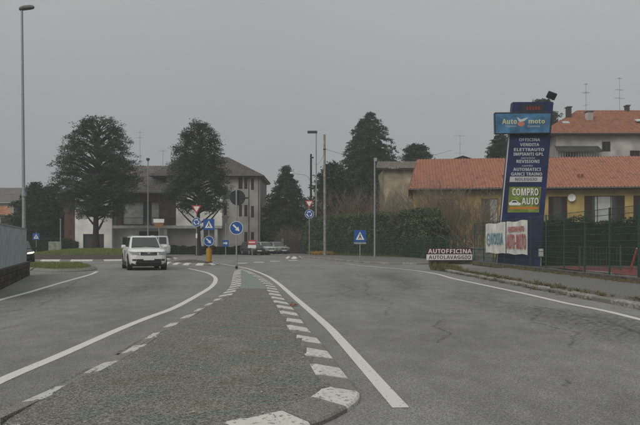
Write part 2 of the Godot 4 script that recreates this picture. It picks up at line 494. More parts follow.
func hedge(label: String, line: Array, y0: float, h: float, w: float, count: int, c0: Color, c1: Color, seed_: int, leaf := 0.16):
	rng.seed = seed_
	var root := thing("hedge", label, "hedge")
	var l := smooth_line(line, 1.0)
	var f := FastNoiseLite.new(); f.seed = seed_; f.frequency = 0.35
	var core := MB.new(); var lf := MB.new()
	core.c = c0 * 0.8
	var hs := []
	for k in l.size(): hs.append(h * (1.0 + 0.1 * f.get_noise_1d(k * 1.7)))
	for e in [0, l.size() - 1]: hs[e] *= 0.8
	for e in [1, l.size() - 2]: hs[e] *= 0.94
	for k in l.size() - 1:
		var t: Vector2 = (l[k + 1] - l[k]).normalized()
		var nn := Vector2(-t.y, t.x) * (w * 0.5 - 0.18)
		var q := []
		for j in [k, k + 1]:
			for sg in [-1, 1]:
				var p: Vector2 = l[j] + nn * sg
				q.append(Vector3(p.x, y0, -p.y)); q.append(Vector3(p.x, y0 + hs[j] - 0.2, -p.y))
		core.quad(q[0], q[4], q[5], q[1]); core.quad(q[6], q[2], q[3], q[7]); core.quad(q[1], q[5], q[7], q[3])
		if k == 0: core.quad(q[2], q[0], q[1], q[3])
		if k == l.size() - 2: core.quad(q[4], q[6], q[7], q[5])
	for k in count:
		var u := rng.randf() * (l.size() - 1.001)
		var i := int(u)
		var p: Vector2 = l[i].lerp(l[i + 1], u - i)
		var t: Vector2 = (l[i + 1] - l[i]).normalized()
		var nn := Vector2(-t.y, t.x)
		var hh: float = lerpf(hs[i], hs[i + 1], u - i)
		var per := rng.randf() * (2.0 * hh + w)
		var off: Vector2; var yy: float; var out: Vector3
		if per < hh: off = nn * -w * 0.5; yy = per; out = Vector3(-nn.x, 0.2, nn.y)
		elif per < hh + w: off = nn * (per - hh - w * 0.5); yy = hh; out = Vector3(0, 1, 0)
		else: off = nn * w * 0.5; yy = per - hh - w; out = Vector3(nn.x, 0.2, -nn.y)
		var bump := f.get_noise_3d(p.x * 2.0, yy * 2.0, p.y * 2.0) * 0.28
		var pos := Vector3(p.x + off.x, y0 + yy, -(p.y + off.y)) + out * (bump - 0.1 + rng.randf_range(-0.15, 0.1))
		var d2 := (out + Vector3(rng.randfn(0, 0.7), rng.randfn(0, 0.7), rng.randfn(0, 0.7))).normalized()
		lf.c = c0.lerp(c1, clampf(0.5 + f.get_noise_2d(p.x * 3.0 + 50.0, yy * 3.0 + p.y) * 0.8 + rng.randfn(0, 0.25), 0, 1))
		lf.leaf(pos, d2, d2.cross(Vector3(rng.randfn(), rng.randfn(), rng.randfn())).normalized(), leaf * rng.randf_range(0.7, 1.4), leaf * rng.randf_range(0.25, 0.4))
	for e in 2:      # leaves over the two ends
		var i := 0 if e == 0 else l.size() - 1
		var t: Vector2 = (l[0] - l[1]).normalized() if e == 0 else (l[-1] - l[-2]).normalized()
		var nn := Vector2(-t.y, t.x)
		for k in int(hs[i] * w * 5.0 / (leaf * leaf * 0.5)):
			var p: Vector2 = l[i] + nn * rng.randf_range(-0.5, 0.5) * w + t * (0.12 + absf(rng.randfn(0, 0.12)))
			var out := Vector3(t.x, 0.2, -t.y)
			var d2 := (out + Vector3(rng.randfn(0, 0.7), rng.randfn(0, 0.7), rng.randfn(0, 0.7))).normalized()
			lf.c = c0.lerp(c1, clampf(0.45 + rng.randfn(0, 0.3), 0, 1))
			lf.leaf(Vector3(p.x, y0 + rng.randf() * hs[i], -p.y), d2, d2.cross(Vector3(rng.randfn(), rng.randfn(), rng.randfn())).normalized(), leaf * rng.randf_range(0.7, 1.4), leaf * rng.randf_range(0.25, 0.4))
	obj(core, "inner_growth", M.leaf, root)
	obj(lf, "foliage", M.leaf, root)
func tuft_mesh(blades: int, h: float, c0: Color, c1: Color, seed_: int, broad := 0.006) -> ArrayMesh:
	rng.seed = seed_
	var b := MB.new()
	for k in blades:
		var a := rng.randf() * TAU
		var d2 := Vector3(cos(a) * rng.randf_range(0.2, 0.9), 1, sin(a) * rng.randf_range(0.2, 0.9)).normalized()
		b.c = c0.lerp(c1, rng.randf())
		b.leaf(Vector3(rng.randfn(0, 0.03), 0, rng.randfn(0, 0.03)), d2, d2.cross(Vector3(cos(a + 1.5), 0.1, sin(a + 1.5))).normalized(), h * rng.randf_range(0.5, 1.2), broad * rng.randf_range(0.7, 1.4))
	return b.mesh()
func scatter(called: String, label: String, category: String, mesh: Mesh, m: Material, spots: Array, parent: Node = null):
	var mm := MultiMesh.new()
	mm.transform_format = MultiMesh.TRANSFORM_3D; mm.mesh = mesh; mm.instance_count = spots.size()
	for k in spots.size(): mm.set_instance_transform(k, spots[k])
	var o := MultiMeshInstance3D.new()
	o.multimesh = mm; o.material_override = m
	if parent:
		o.name = called; parent.add_child(o, true)
		stuff(o)
	else:
		o.name = numbered(called); add_child(o)
		stuff(o, label, category)
func spot(p: Vector3, s: float) -> Transform3D:
	return Transform3D(Basis(Vector3.UP, rng.randf() * TAU).scaled(Vector3.ONE * s), p)

# ------------------------------------------------------------------ building pieces
func grid_surface(b: MB, rows: Array, flip := false):      # smooth skin over rows of points
	var k0 := b.v.size(); var m: int = rows[0].size()
	var acc := []
	for r in rows:
		for p in r:
			b.v.append(p); b.uv.append(Vector2(p.x, p.z)); b.col.append(b.c); acc.append(Vector3.ZERO)
	for i in rows.size() - 1:
		for j in m - 1:
			var a := i * m + j; var c := a + 1; var d := a + m + 1; var e := a + m
			var nn: Vector3 = (b.v[k0 + d] - b.v[k0 + a]).cross(b.v[k0 + e] - b.v[k0 + c])
			if flip: nn = -nn
			for q in [a, c, d, e]: acc[q] += nn
			if flip:
				for q in [a, c, d, a, d, e]: b.ix.append(k0 + q)
			else:
				for q in [a, d, c, a, e, d]: b.ix.append(k0 + q)
	for q in acc: b.n.append(q.normalized() if q.length() > 1e-9 else Vector3.UP)
func wall_holes(b: MB, o: Vector3, u: Vector3, width: float, height: float, holes: Array, reveal: float):   # holes are Rect2 in (along, up); the wall faces u x up
	var xs := [0.0, width]; var ys := [0.0, height]
	for h in holes:
		xs.append(clampf(h.position.x, 0, width)); xs.append(clampf(h.end.x, 0, width)); ys.append(clampf(h.position.y, 0, height)); ys.append(clampf(h.end.y, 0, height))
	xs.sort(); ys.sort()
	var back := -(u.cross(Vector3.UP)).normalized() * reveal
	var P := func(x, y): return o + u * x + Vector3.UP * y
	for i in xs.size() - 1:
		for j in ys.size() - 1:
			if xs[i + 1] - xs[i] < 1e-4 or ys[j + 1] - ys[j] < 1e-4: continue
			var mid := Vector2((xs[i] + xs[i + 1]) * 0.5, (ys[j] + ys[j + 1]) * 0.5)
			var hole := false
			for h in holes:
				if h.has_point(mid): hole = true
			if not hole: b.quad(P.call(xs[i], ys[j]), P.call(xs[i + 1], ys[j]), P.call(xs[i + 1], ys[j + 1]), P.call(xs[i], ys[j + 1]))
	for h in holes:
		var a: Vector3 = P.call(h.position.x, h.position.y); var c: Vector3 = P.call(h.end.x, h.position.y)
		var d: Vector3 = P.call(h.end.x, h.end.y); var e: Vector3 = P.call(h.position.x, h.end.y)
		b.quad(a, c, c + back, a + back); b.quad(c, d, d + back, c + back); b.quad(d, e, e + back, d + back); b.quad(e, a, a + back, e + back)
func tile_roof(b: MB, A: Vector3, B: Vector3, up: Vector3, l0: float, r0: float, p: float, row: float, tones: Array, amp := 0.05):
	var e := (B - A).normalized(); var L := A.distance_to(B)
	var H := up.length(); var s := up / H
	var nn := e.cross(s).normalized()
	if nn.y < 0: nn = -nn
	var smax := func(t: float):
		var m := H
		if l0 > 0: m = minf(m, t / l0 * H)
		if r0 > 0: m = minf(m, (L - t) / r0 * H)
		return maxf(m, 0.0)
	var cols := int(L / p)
	for c in cols:
		for k in int(H / row) + 1:
			var tone: Color = tones[0].lerp(tones[1], rng.randf())
			if rng.randf() < 0.12: tone = tones[2].lerp(tone, rng.randf() * 0.6)
			b.c = tone
			for j in 4:
				var t0 := (c + j / 4.0) * p; var t1 := (c + (j + 1) / 4.0) * p
				var a0: float = minf(k * row, smax.call(t0)); var a1: float = minf(k * row, smax.call(t1))
				var z0: float = minf((k + 1) * row, smax.call(t0)); var z1: float = minf((k + 1) * row, smax.call(t1))
				if z0 - a0 < 0.002 and z1 - a1 < 0.002: continue
				var h0 := amp * (0.5 - 0.5 * cos(TAU * j / 4.0)); var h1 := amp * (0.5 - 0.5 * cos(TAU * (j + 1) / 4.0))
				b.quad(A + e * t0 + s * a0 + nn * (h0 + 0.016), A + e * t1 + s * a1 + nn * (h1 + 0.016), A + e * t1 + s * z1 + nn * h1, A + e * t0 + s * z0 + nn * h0)
func win(parent: Node, x0: float, x1: float, y0: float, y1: float, z: float, frame: Material, kind := "window", shut := 0.0, mullions := 1, sh: Material = null):
	# a window in a wall that faces +z: frame and panes set back, shutters folded over part of it
	var f := MB.new()
	var t := 0.07
	f.box(Vector3(x0, y0, z - 0.2), Vector3(x0 + t, y1, z - 0.12)); f.box(Vector3(x1 - t, y0, z - 0.2), Vector3(x1, y1, z - 0.12))
	f.box(Vector3(x0 + t, y0, z - 0.2), Vector3(x1 - t, y0 + t, z - 0.12)); f.box(Vector3(x0 + t, y1 - t, z - 0.2), Vector3(x1 - t, y1, z - 0.12))
	for k in mullions:
		var xm := lerpf(x0, x1, (k + 1.0) / (mullions + 1.0))
		f.box(Vector3(xm - 0.04, y0 + t, z - 0.2), Vector3(xm + 0.04, y1 - t, z - 0.12))
	var w := obj(f, kind, frame, parent)
	boxp(w, "pane", M.glass, Vector3(x0 + t, y0 + t, z - 0.185), Vector3(x1 - t, y1 - t, z - 0.17))
	if shut > 0.0:
		for sg in [0, 1]:
			var s := MB.new()
			var a := x0 if sg == 0 else x1 - shut
			s.box(Vector3(a, y0, z - 0.09), Vector3(a + 0.05, y1, z - 0.03)); s.box(Vector3(a + shut - 0.05, y0, z - 0.09), Vector3(a + shut, y1, z - 0.03))
			var n := int((y1 - y0) / 0.09)
			for q in n:
				var yy := y0 + (q + 0.5) * (y1 - y0) / n
				s.xbox(Transform3D(Basis(Vector3.RIGHT, 0.6), Vector3(a + shut * 0.5, yy, z - 0.06)), Vector3(shut - 0.1, 0.075, 0.012))
			obj(s, "shutter", sh, w)
func antenna(label: String, at: Vector3, h: float, rows: Array, turn := 0.4):
	var t := thing("roof_antenna", label, "antenna", at, turn, "television aerials on the roofs")
	tubep(t, "mast", M.galv, [Vector3(0, -0.4, 0), Vector3(0, h, 0)], [0.03, 0.022], 6)
	for r in rows:      # [height, boom length, number of rods, rod length]
		var b := MB.new()
		b.tube([Vector3(-r[1] * 0.5, r[0], 0.04), Vector3(r[1] * 0.5, r[0], 0.04)], [0.016, 0.016], 5)
		for k in r[2]:
			var xx: float = lerpf(-r[1] * 0.48, r[1] * 0.48, k / maxf(r[2] - 1.0, 1.0))
			b.tube([Vector3(xx, r[0] + 0.02, -r[3] * 0.5), Vector3(xx, r[0] + 0.02, r[3] * 0.5)], [0.009, 0.009], 4)
		obj(b, "aerial", M.galv, t)

# ------------------------------------------------------------------ signs
func circle(r: float, n := 28, c := Vector2.ZERO) -> PackedVector2Array:
	var p := PackedVector2Array()
	for k in n: p.append(c + Vector2(cos(TAU * k / n), sin(TAU * k / n)) * r)
	return p
func ring_mesh(r0: float, r1: float, t: Transform3D, z0: float, z1: float, n := 28) -> MB:
	var b := MB.new()
	for k in n:
		var a := TAU * k / n; var c := TAU * (k + 1) / n
		var A := Vector2(cos(a), sin(a)); var C := Vector2(cos(c), sin(c))
		b.quad(t * Vector3(A.x * r1, A.y * r1, z1), t * Vector3(C.x * r1, C.y * r1, z1), t * Vector3(C.x * r0, C.y * r0, z1), t * Vector3(A.x * r0, A.y * r0, z1))
		b.quad(t * Vector3(A.x * r1, A.y * r1, z0), t * Vector3(C.x * r1, C.y * r1, z0), t * Vector3(C.x * r1, C.y * r1, z1), t * Vector3(A.x * r1, A.y * r1, z1))
		b.quad(t * Vector3(C.x * r0, C.y * r0, z0), t * Vector3(A.x * r0, A.y * r0, z0), t * Vector3(A.x * r0, A.y * r0, z1), t * Vector3(C.x * r0, C.y * r0, z1))
	return b
func at_xf(p: Vector3, roll := 0.0) -> Transform3D: return Transform3D(Basis(Vector3.BACK, roll), p)
func plate(parent: Node, poly: PackedVector2Array, p: Vector3, m: Material, called := "sign_plate", z0 := 0.0, z1 := 0.02, roll := 0.0) -> MeshInstance3D:
	var b := MB.new()
	b.extrude(poly, at_xf(p, roll), z0, z1)
	return obj(b, called, m, parent)
func arrow_poly(l: float, w: float) -> PackedVector2Array:
	return PackedVector2Array([Vector2(-l * 0.5, -w * 0.5), Vector2(l * 0.08, -w * 0.5), Vector2(l * 0.02, -w * 1.55), Vector2(l * 0.5, 0), Vector2(l * 0.02, w * 1.55), Vector2(l * 0.08, w * 0.5), Vector2(-l * 0.5, w * 0.5)])
func keep_right(t: Node, p: Vector3, r: float):
	var s := plate(t, circle(r), p, M.sign_blue)
	obj(ring_mesh(r * 0.93, r, at_xf(p), 0.02, 0.024), "border", M.sign_white, s)
	plate(s, arrow_poly(r * 1.35, r * 0.24), p, M.sign_white, "arrow", 0.02, 0.026, -PI / 4)
func turn_circle(t: Node, p: Vector3, r: float):
	var s := plate(t, circle(r), p, M.sign_blue)
	obj(ring_mesh(r * 0.93, r, at_xf(p), 0.02, 0.024), "border", M.sign_white, s)
	for k in 3:
		var b := MB.new()
		var a0 := TAU * k / 3.0 + 0.5
		var poly := PackedVector2Array()
		for q in 7: poly.append(Vector2(cos(a0 - q * 0.2), sin(a0 - q * 0.2)) * r * 0.62)
		var ae := a0 - 1.25
		poly.append(Vector2(cos(ae), sin(ae)) * r * 0.78); poly.append(Vector2(cos(ae - 0.5), sin(ae - 0.5)) * r * 0.52); poly.append(Vector2(cos(ae), sin(ae)) * r * 0.28)
		for q in 7: poly.append(Vector2(cos(a0 - (6 - q) * 0.2), sin(a0 - (6 - q) * 0.2)) * r * 0.44)
		b.extrude(poly, at_xf(p), 0.02, 0.026)
		obj(b, "arrow", M.sign_white, s)
func tri_poly(s: float) -> PackedVector2Array: return PackedVector2Array([Vector2(-s * 0.5, s * 0.29), Vector2(0, -s * 0.577), Vector2(s * 0.5, s * 0.29)])
func give_way(t: Node, p: Vector3, s: float):
	var q := plate(t, tri_poly(s), p, M.sign_red)
	plate(q, tri_poly(s * 0.62), p, M.sign_white, "white_field", 0.02, 0.026)
func crossing_square(t: Node, p: Vector3, s: float):
	var h := s * 0.5
	var q := plate(t, PackedVector2Array([Vector2(-h, -h), Vector2(h, -h), Vector2(h, h), Vector2(-h, h)]), p, M.sign_blue)
	plate(q, PackedVector2Array([Vector2(-h * 0.72, -h * 0.62), Vector2(h * 0.72, -h * 0.62), Vector2(0, h * 0.7)]), p, M.sign_white, "white_field", 0.02, 0.024)
	var k := h * 0.62
	plate(q, PackedVector2Array([Vector2(-k * 0.5, -k * 0.75), Vector2(-k * 0.25, -k * 0.75), Vector2(0, -k * 0.25), Vector2(k * 0.25, -k * 0.75), Vector2(k * 0.5, -k * 0.75), Vector2(k * 0.15, 0), Vector2(k * 0.12, k * 0.3), Vector2(-k * 0.12, k * 0.3), Vector2(-k * 0.15, 0)]), p, M.black, "walking_figure", 0.024, 0.028)
	plate(q, circle(k * 0.14, 10, Vector2(0, k * 0.45)), p, M.black, "figure_head", 0.024, 0.028)
func post(called: String, label: String, at: Vector3, h: float, r := 0.03, m: Material = null, group := "road signs at the roundabout", category := "road sign") -> Node3D:
	var t := thing(called, label, category, at, 0.0, group)
	tubep(t, "pole", m if m else M.galv, [Vector3(0, -0.05, 0), Vector3(0, h, 0)], [r, r], 8)
	return t

# ------------------------------------------------------------------ cars (front towards +z, ground at y 0)
func car(called: String, label: String, at: Vector3, turn: float, o: Dictionary, group := "") -> Node3D:
	var t := thing(called, label, "car", at, turn, group)
	var L: float = o.get("L", 4.65); var hw: float = o.get("W", 1.88) * 0.5; var H: float = o.get("H", 1.70); var belt: float = o.get("belt", 1.08)
	var paint: Material = o.paint
	var f := L * 0.5
	var cowl: float = o.get("cowl", 0.95) * L / 4.65
	var st := [[f, 0.66, 0.42, 0.74], [f - 0.05, 0.80, 0.30, 0.84], [f - 0.16, 0.91, 0.25, 0.90], [f - 0.42, 0.97, 0.24, 0.945], [f - 0.9, 1.0, 0.24, 0.975], [cowl, 1.0, 0.24, 1.0], [0.0, 1.0, 0.24, 1.0], [-f + 0.9, 1.0, 0.24, 1.0], [-f + 0.3, 0.97, 0.28, 1.0], [-f + 0.08, 0.90, 0.34, 0.96], [-f, 0.80, 0.42, 0.9]]
	var rows := []
	for s in st:
		var w: float = hw * s[1]; var yb: float = s[2]; var yt: float = belt * s[3]
		var half := [Vector2(0.0, yb), Vector2(w * 0.86, yb), Vector2(w * 0.95, yb + 0.05), Vector2(w * 0.985, yb + 0.2), Vector2(w, lerpf(yb, yt, 0.5)), Vector2(w * 0.985, yt - 0.16), Vector2(w * 0.94, yt - 0.06), Vector2(w * 0.85, yt - 0.005), Vector2(w * 0.6, yt + 0.025), Vector2(0, yt + 0.045)]
		var ring := []
		for p in half: ring.append(Vector3(-p.x, p.y, s[0]))
		for k in range(half.size() - 2, -1, -1): ring.append(Vector3(half[k].x, half[k].y, s[0]))
		rows.append(ring)
	var b := MB.new()
	grid_surface(b, rows, true)
	for e in [[rows[0], 1], [rows[-1], 0]]:
		var c: Vector3 = (e[0][0] + e[0][9]) * 0.5
		for k in e[0].size() - 1:
			if e[1] == 1: b.tri(c, e[0][k + 1], e[0][k])
			else: b.tri(c, e[0][k], e[0][k + 1])
	obj(b, "body", paint, t)
	# cabin
	var zb: float = -f + o.get("tail", 0.12); var zt0: float = cowl - o.get("rake", 0.78); var zt1: float = zb + o.get("rear_rake", 0.28)
	var wb := hw * 0.87; var wt := hw * 0.69
	var lev := [[0.0, cowl, zb, wb], [0.55, lerpf(cowl, zt0, 0.58), lerpf(zb, zt1, 0.5), lerpf(wb, wt, 0.5)], [0.9, lerpf(cowl, zt0, 0.95), lerpf(zb, zt1, 0.93), wt * 1.02], [0.97, zt0 - 0.06, zt1 + 0.05, wt * 0.95], [1.0, zt0 - 0.25, zt1 + 0.2, wt * 0.72]]
	var cr := []
	for l in lev:
		var y := lerpf(belt - 0.03, H, l[0]); var z0: float = l[1]; var z1: float = l[2]; var w: float = l[3]
		cr.append([Vector3(-w * 0.9, y, z0), Vector3(0, y, z0 + 0.06), Vector3(w * 0.9, y, z0), Vector3(w, y, z0 - 0.1), Vector3(w * 1.01, y, (z0 + z1) * 0.5), Vector3(w, y, z1 + 0.1), Vector3(w * 0.9, y, z1), Vector3(-w * 0.9, y, z1), Vector3(-w, y, z1 + 0.1), Vector3(-w * 1.01, y, (z0 + z1) * 0.5), Vector3(-w, y, z0 - 0.1), Vector3(-w * 0.9, y, z0)])
	var cb := MB.new()
	grid_surface(cb, cr)
	var tc := Vector3(0, H + 0.01, (zt0 + zt1) * 0.5)
	for k in cr[-1].size() - 1: cb.tri(tc, cr[-1][k], cr[-1][k + 1])
	obj(cb, "cabin", paint, t)
	var pane := func(a: Vector3, c: Vector3, d: Vector3, e: Vector3, called2: String):
		var g := MB.new()
		var nn := (d - a).cross(e - c).normalized() * 0.015
		g.quad(a + nn, c + nn, d + nn, e + nn)
		g.quad(a - nn, a + nn, e + nn, e - nn); g.quad(c + nn, c - nn, d - nn, d + nn); g.quad(e + nn, d + nn, d - nn, e - nn); g.quad(c + nn, a + nn, a - nn, c - nn)
		obj(g, called2, M.glass, t)
	var yl := lerpf(belt, H, 0.05); var yh := lerpf(belt, H, 0.86)
	var zl := lerpf(cowl, zt0, 0.06) + 0.035; var zh := lerpf(cowl, zt0, 0.88) + 0.035
	var xl := wb * 0.86; var xh := wt * 0.92
	pane.call(Vector3(-xl, yl, zl - 0.02), Vector3(0, yl, zl + 0.035), Vector3(0, yh, zh + 0.035), Vector3(-xh, yh, zh - 0.02), "windscreen")
	pane.call(Vector3(0, yl, zl + 0.035), Vector3(xl, yl, zl - 0.02), Vector3(xh, yh, zh - 0.02), Vector3(0, yh, zh + 0.035), "windscreen")
	for sg in [-1.0, 1.0]:
		var cuts := [[zl - 0.28, 0.05], [0.0, -f + 1.25], [-f + 1.15, zb + 0.3]]
		for q in cuts:
			var za: float = q[0]; var zc: float = q[1]
			var top_a := minf(za, zh - 0.22); var top_c := maxf(zc, lerpf(zb, zt1, 0.8) + 0.14)
			var lo := wb * 0.995; var hi := wt * 1.04
			if sg > 0: pane.call(Vector3(lo, yl + 0.02, za), Vector3(lo, yl + 0.02, zc), Vector3(hi, yh, top_c), Vector3(hi, yh, top_a), "side_window")
			else: pane.call(Vector3(-lo, yl + 0.02, zc), Vector3(-lo, yl + 0.02, za), Vector3(-hi, yh, top_a), Vector3(-hi, yh, top_c), "side_window")
		# door mirror
		var mi := MB.new()
		mi.xbox(Transform3D(Basis(), Vector3(sg * (hw + 0.11), belt + 0.07, cowl - 0.42)), Vector3(0.22, 0.17, 0.12), 0.04)
		mi.xbox(Transform3D(Basis(), Vector3(sg * (hw - 0.05), belt + 0.02, cowl - 0.40)), Vector3(0.14, 0.05, 0.06), 0.01)
		obj(mi, "door_mirror", paint, t)
		# headlight, wrapped round the corner
		var hl := MB.new()
		var po := Vector3(sg * 0.035, 0, 0.035)
		var y0 := belt * 0.70; var y1 := belt * 0.835
		var q1 := Vector3(sg * hw * 0.46, y0, f + 0.005); var q2 := Vector3(sg * hw * 0.82, y0 + 0.03, f - 0.07); var q3 := Vector3(sg * hw * 0.955, y1 - 0.03, f - 0.24)
		var q4 := Vector3(sg * hw * 0.95, y1 + 0.02, f - 0.30); var q5 := Vector3(sg * hw * 0.80, y1 + 0.01, f - 0.11); var q6 := Vector3(sg * hw * 0.48, y1 - 0.03, f - 0.02)
		if sg > 0: hl.quad(q1 + po, q2 + po, q5 + po, q6 + po); hl.quad(q2 + po, q3 + po, q4 + po, q5 + po)
		else: hl.quad(q2 + po, q1 + po, q6 + po, q5 + po); hl.quad(q3 + po, q2 + po, q5 + po, q4 + po)
		var hm: Material = o.get("lamp", M.headlamp)
		obj(hl, "headlight", hm, t)
		var fg := MB.new()
		fg.xbox(Transform3D(Basis(Vector3.UP, sg * 0.5), Vector3(sg * hw * 0.74, belt * 0.47, f - 0.05)), Vector3(0.2, 0.1, 0.06), 0.02)
		obj(fg, "fog_lamp", M.black, t)
		if o.get("rails", false):
			tubep(t, "roof_rail", M.galv, [Vector3(sg * wt * 0.86, H - 0.03, zt0 - 0.2), Vector3(sg * wt * 0.86, H + 0.035, zt0 - 0.4), Vector3(sg * wt * 0.86, H + 0.035, zt1 + 0.4), Vector3(sg * wt * 0.86, H - 0.03, zt1 + 0.2)], [0.018, 0.018, 0.018, 0.018], 6)
	boxp(t, "bonnet_gap", M.black, Vector3(-hw * 0.62, belt * 0.815, f - 0.035), Vector3(hw * 0.62, belt * 0.825, f + 0.004))
	boxp(t, "emblem", M.galv, Vector3(-0.06, belt * 0.735, f + 0.014), Vector3(0.06, belt * 0.79, f + 0.03), 0.008)
	for sg in [-1.0, 1.0]:
		boxp(t, "sill", M.black, Vector3(sg * hw - 0.03, 0.2, -f + 1.4), Vector3(sg * hw + 0.02, 0.42, f - 1.35), 0.01)
		boxp(t, "door_gap", M.black, Vector3(sg * hw - 0.02, 0.42, 0.02), Vector3(sg * hw + 0.003, belt - 0.1, 0.035))
		boxp(t, "door_handle", M.galv, Vector3(sg * hw - 0.02, belt - 0.22, 0.12), Vector3(sg * hw + 0.02, belt - 0.18, 0.32), 0.008)
		tubep(t, "wiper", M.black, [Vector3(sg * 0.35 + 0.2, belt + 0.05, cowl + 0.03), Vector3(sg * 0.35 - 0.25, belt + 0.09, cowl + 0.035)], [0.012, 0.008], 5)
	# grille, lower intake, plate
	boxp(t, "grille", M.black, Vector3(-hw * 0.44, belt * 0.655, f - 0.06), Vector3(hw * 0.44, belt * 0.80, f + 0.014), 0.03)
	boxp(t, "grille_bar", M.galv, Vector3(-hw * 0.37, belt * 0.715, f + 0.012), Vector3(hw * 0.37, belt * 0.735, f + 0.02))
	boxp(t, "lower_intake", M.black, Vector3(-hw * 0.68, 0.30, f - 0.1), Vector3(hw * 0.68, belt * 0.55, f + 0.008), 0.05)
	boxp(t, "number_plate", M.sign_white, Vector3(-0.26, belt * 0.46, f + 0.009), Vector3(0.26, belt * 0.46 + 0.105, f + 0.02))
	boxp(t, "skid_plate", M.black, Vector3(-hw * 0.9, 0.20, f - 0.4), Vector3(hw * 0.9, 0.37, f - 0.055), 0.05)
	# wheels
	var wr: float = o.get("wheel", 0.35)
	for zz in [f - 0.92, -f + 1.0]:
		for sg in [-1.0, 1.0]:
			var ar := MB.new()
			ar.tube([Vector3(sg * (hw - 0.2), wr + 0.02, zz), Vector3(sg * (hw + 0.006), wr + 0.02, zz)], [wr + 0.09, wr + 0.09], 24)
			obj(ar, "wheel_arch", M.black, t)
			var wm := MB.new()
			wm.tube([Vector3(sg * (hw - 0.2), wr, zz), Vector3(sg * (hw - 0.17), wr, zz), Vector3(sg * (hw + 0.0), wr, zz), Vector3(sg * (hw + 0.025), wr, zz)], [wr - 0.04, wr, wr, wr - 0.05], 24)
			var wh := obj(wm, "wheel", M.rubber, t)
			var rm := MB.new()
			rm.tube([Vector3(sg * (hw + 0.015), wr, zz), Vector3(sg * (hw + 0.032), wr, zz)], [wr * 0.66, wr * 0.6], 20)
			for k in 5:
				var a := TAU * k / 5.0
				rm.xbox(Transform3D(Basis(Vector3.RIGHT, a), Vector3(sg * (hw + 0.036), wr, zz) + Basis(Vector3.RIGHT, a) * Vector3(0, wr * 0.3, 0)), Vector3(0.02, wr * 0.55, 0.07), 0.006)
			obj(rm, "rim", M.galv, wh)
	return t

# ==================================================================
func _ready():
	# ---------------- camera
	var cam := Camera3D.new()
	cam.name = "camera"
	add_child(cam)
	cam.position = Vector3(0, EYE, 0)
	cam.set_frustum(0.1 * 425.0 / F, Vector2(0, 0.1 * (HY - 212.5) / F), 0.1, 2000.0)
	cam.current = true
	# ---------------- dull overcast sky, weak diffuse sun behind cloud
	var env := Environment.new()
	env.background_mode = Environment.BG_SKY
	var sm := ProceduralSkyMaterial.new()
	sm.sky_horizon_color = lin(0.247, 0.262, 0.270)
	sm.sky_top_color = lin(0.76, 0.775, 0.755)
	sm.sky_curve = 1.2
	sm.ground_bottom_color = lin(0.16, 0.16, 0.15); sm.ground_horizon_color = lin(0.26, 0.27, 0.275)
	sm.sun_angle_max = 0.0
	var cn := FastNoiseLite.new(); cn.seed = 71; cn.frequency = 0.008; cn.fractal_octaves = 4
	var cd := cn.get_seamless_image(512, 256); cd.convert(Image.FORMAT_L8)
	var cover := Image.create(512, 256, false, Image.FORMAT_RGBA8)
	for y in 256:
		for x in 512:
			var q := cd.get_pixel(x, y).r
			cover.set_pixel(x, y, Color(1, 1, 1, clampf(q, 0, 1)))
	sm.sky_cover = ImageTexture.create_from_image(cover)
	sm.sky_cover_modulate = Color(0.25, 0.255, 0.255, 1.0)
	var sky := Sky.new()
	sky.sky_material = sm
	env.sky = sky
	env.tonemap_mode = Environment.TONE_MAPPER_LINEAR
	env.tonemap_exposure = 1.14
	env.fog_enabled = true
	env.fog_density = 0.0011
	env.fog_light_color = lin(0.33, 0.345, 0.35)
	env.sdfgi_enabled = true; env.ssao_enabled = true; env.ssil_enabled = true
	var we := WorldEnvironment.new()
	we.name = "world_environment"; we.environment = env
	add_child(we)
	var sun := DirectionalLight3D.new()
	sun.name = "sun"
	sun.light_energy = 0.5; sun.light_angular_distance = 40.0; sun.light_color = Color(1.0, 0.98, 0.95); sun.shadow_enabled = true
	sun.rotation_degrees = Vector3(-38, -30, 0)
	add_child(sun)
	make_materials()
	M.headlamp = mat(lin(0.22, 0.235, 0.245), 0.12)
	build_ground()
	build_islands()
	build_buildings_left()
	build_buildings_right()
	build_fences()
	build_trees()
	build_signs()
	build_pylon()
	build_vehicles()
	build_small()

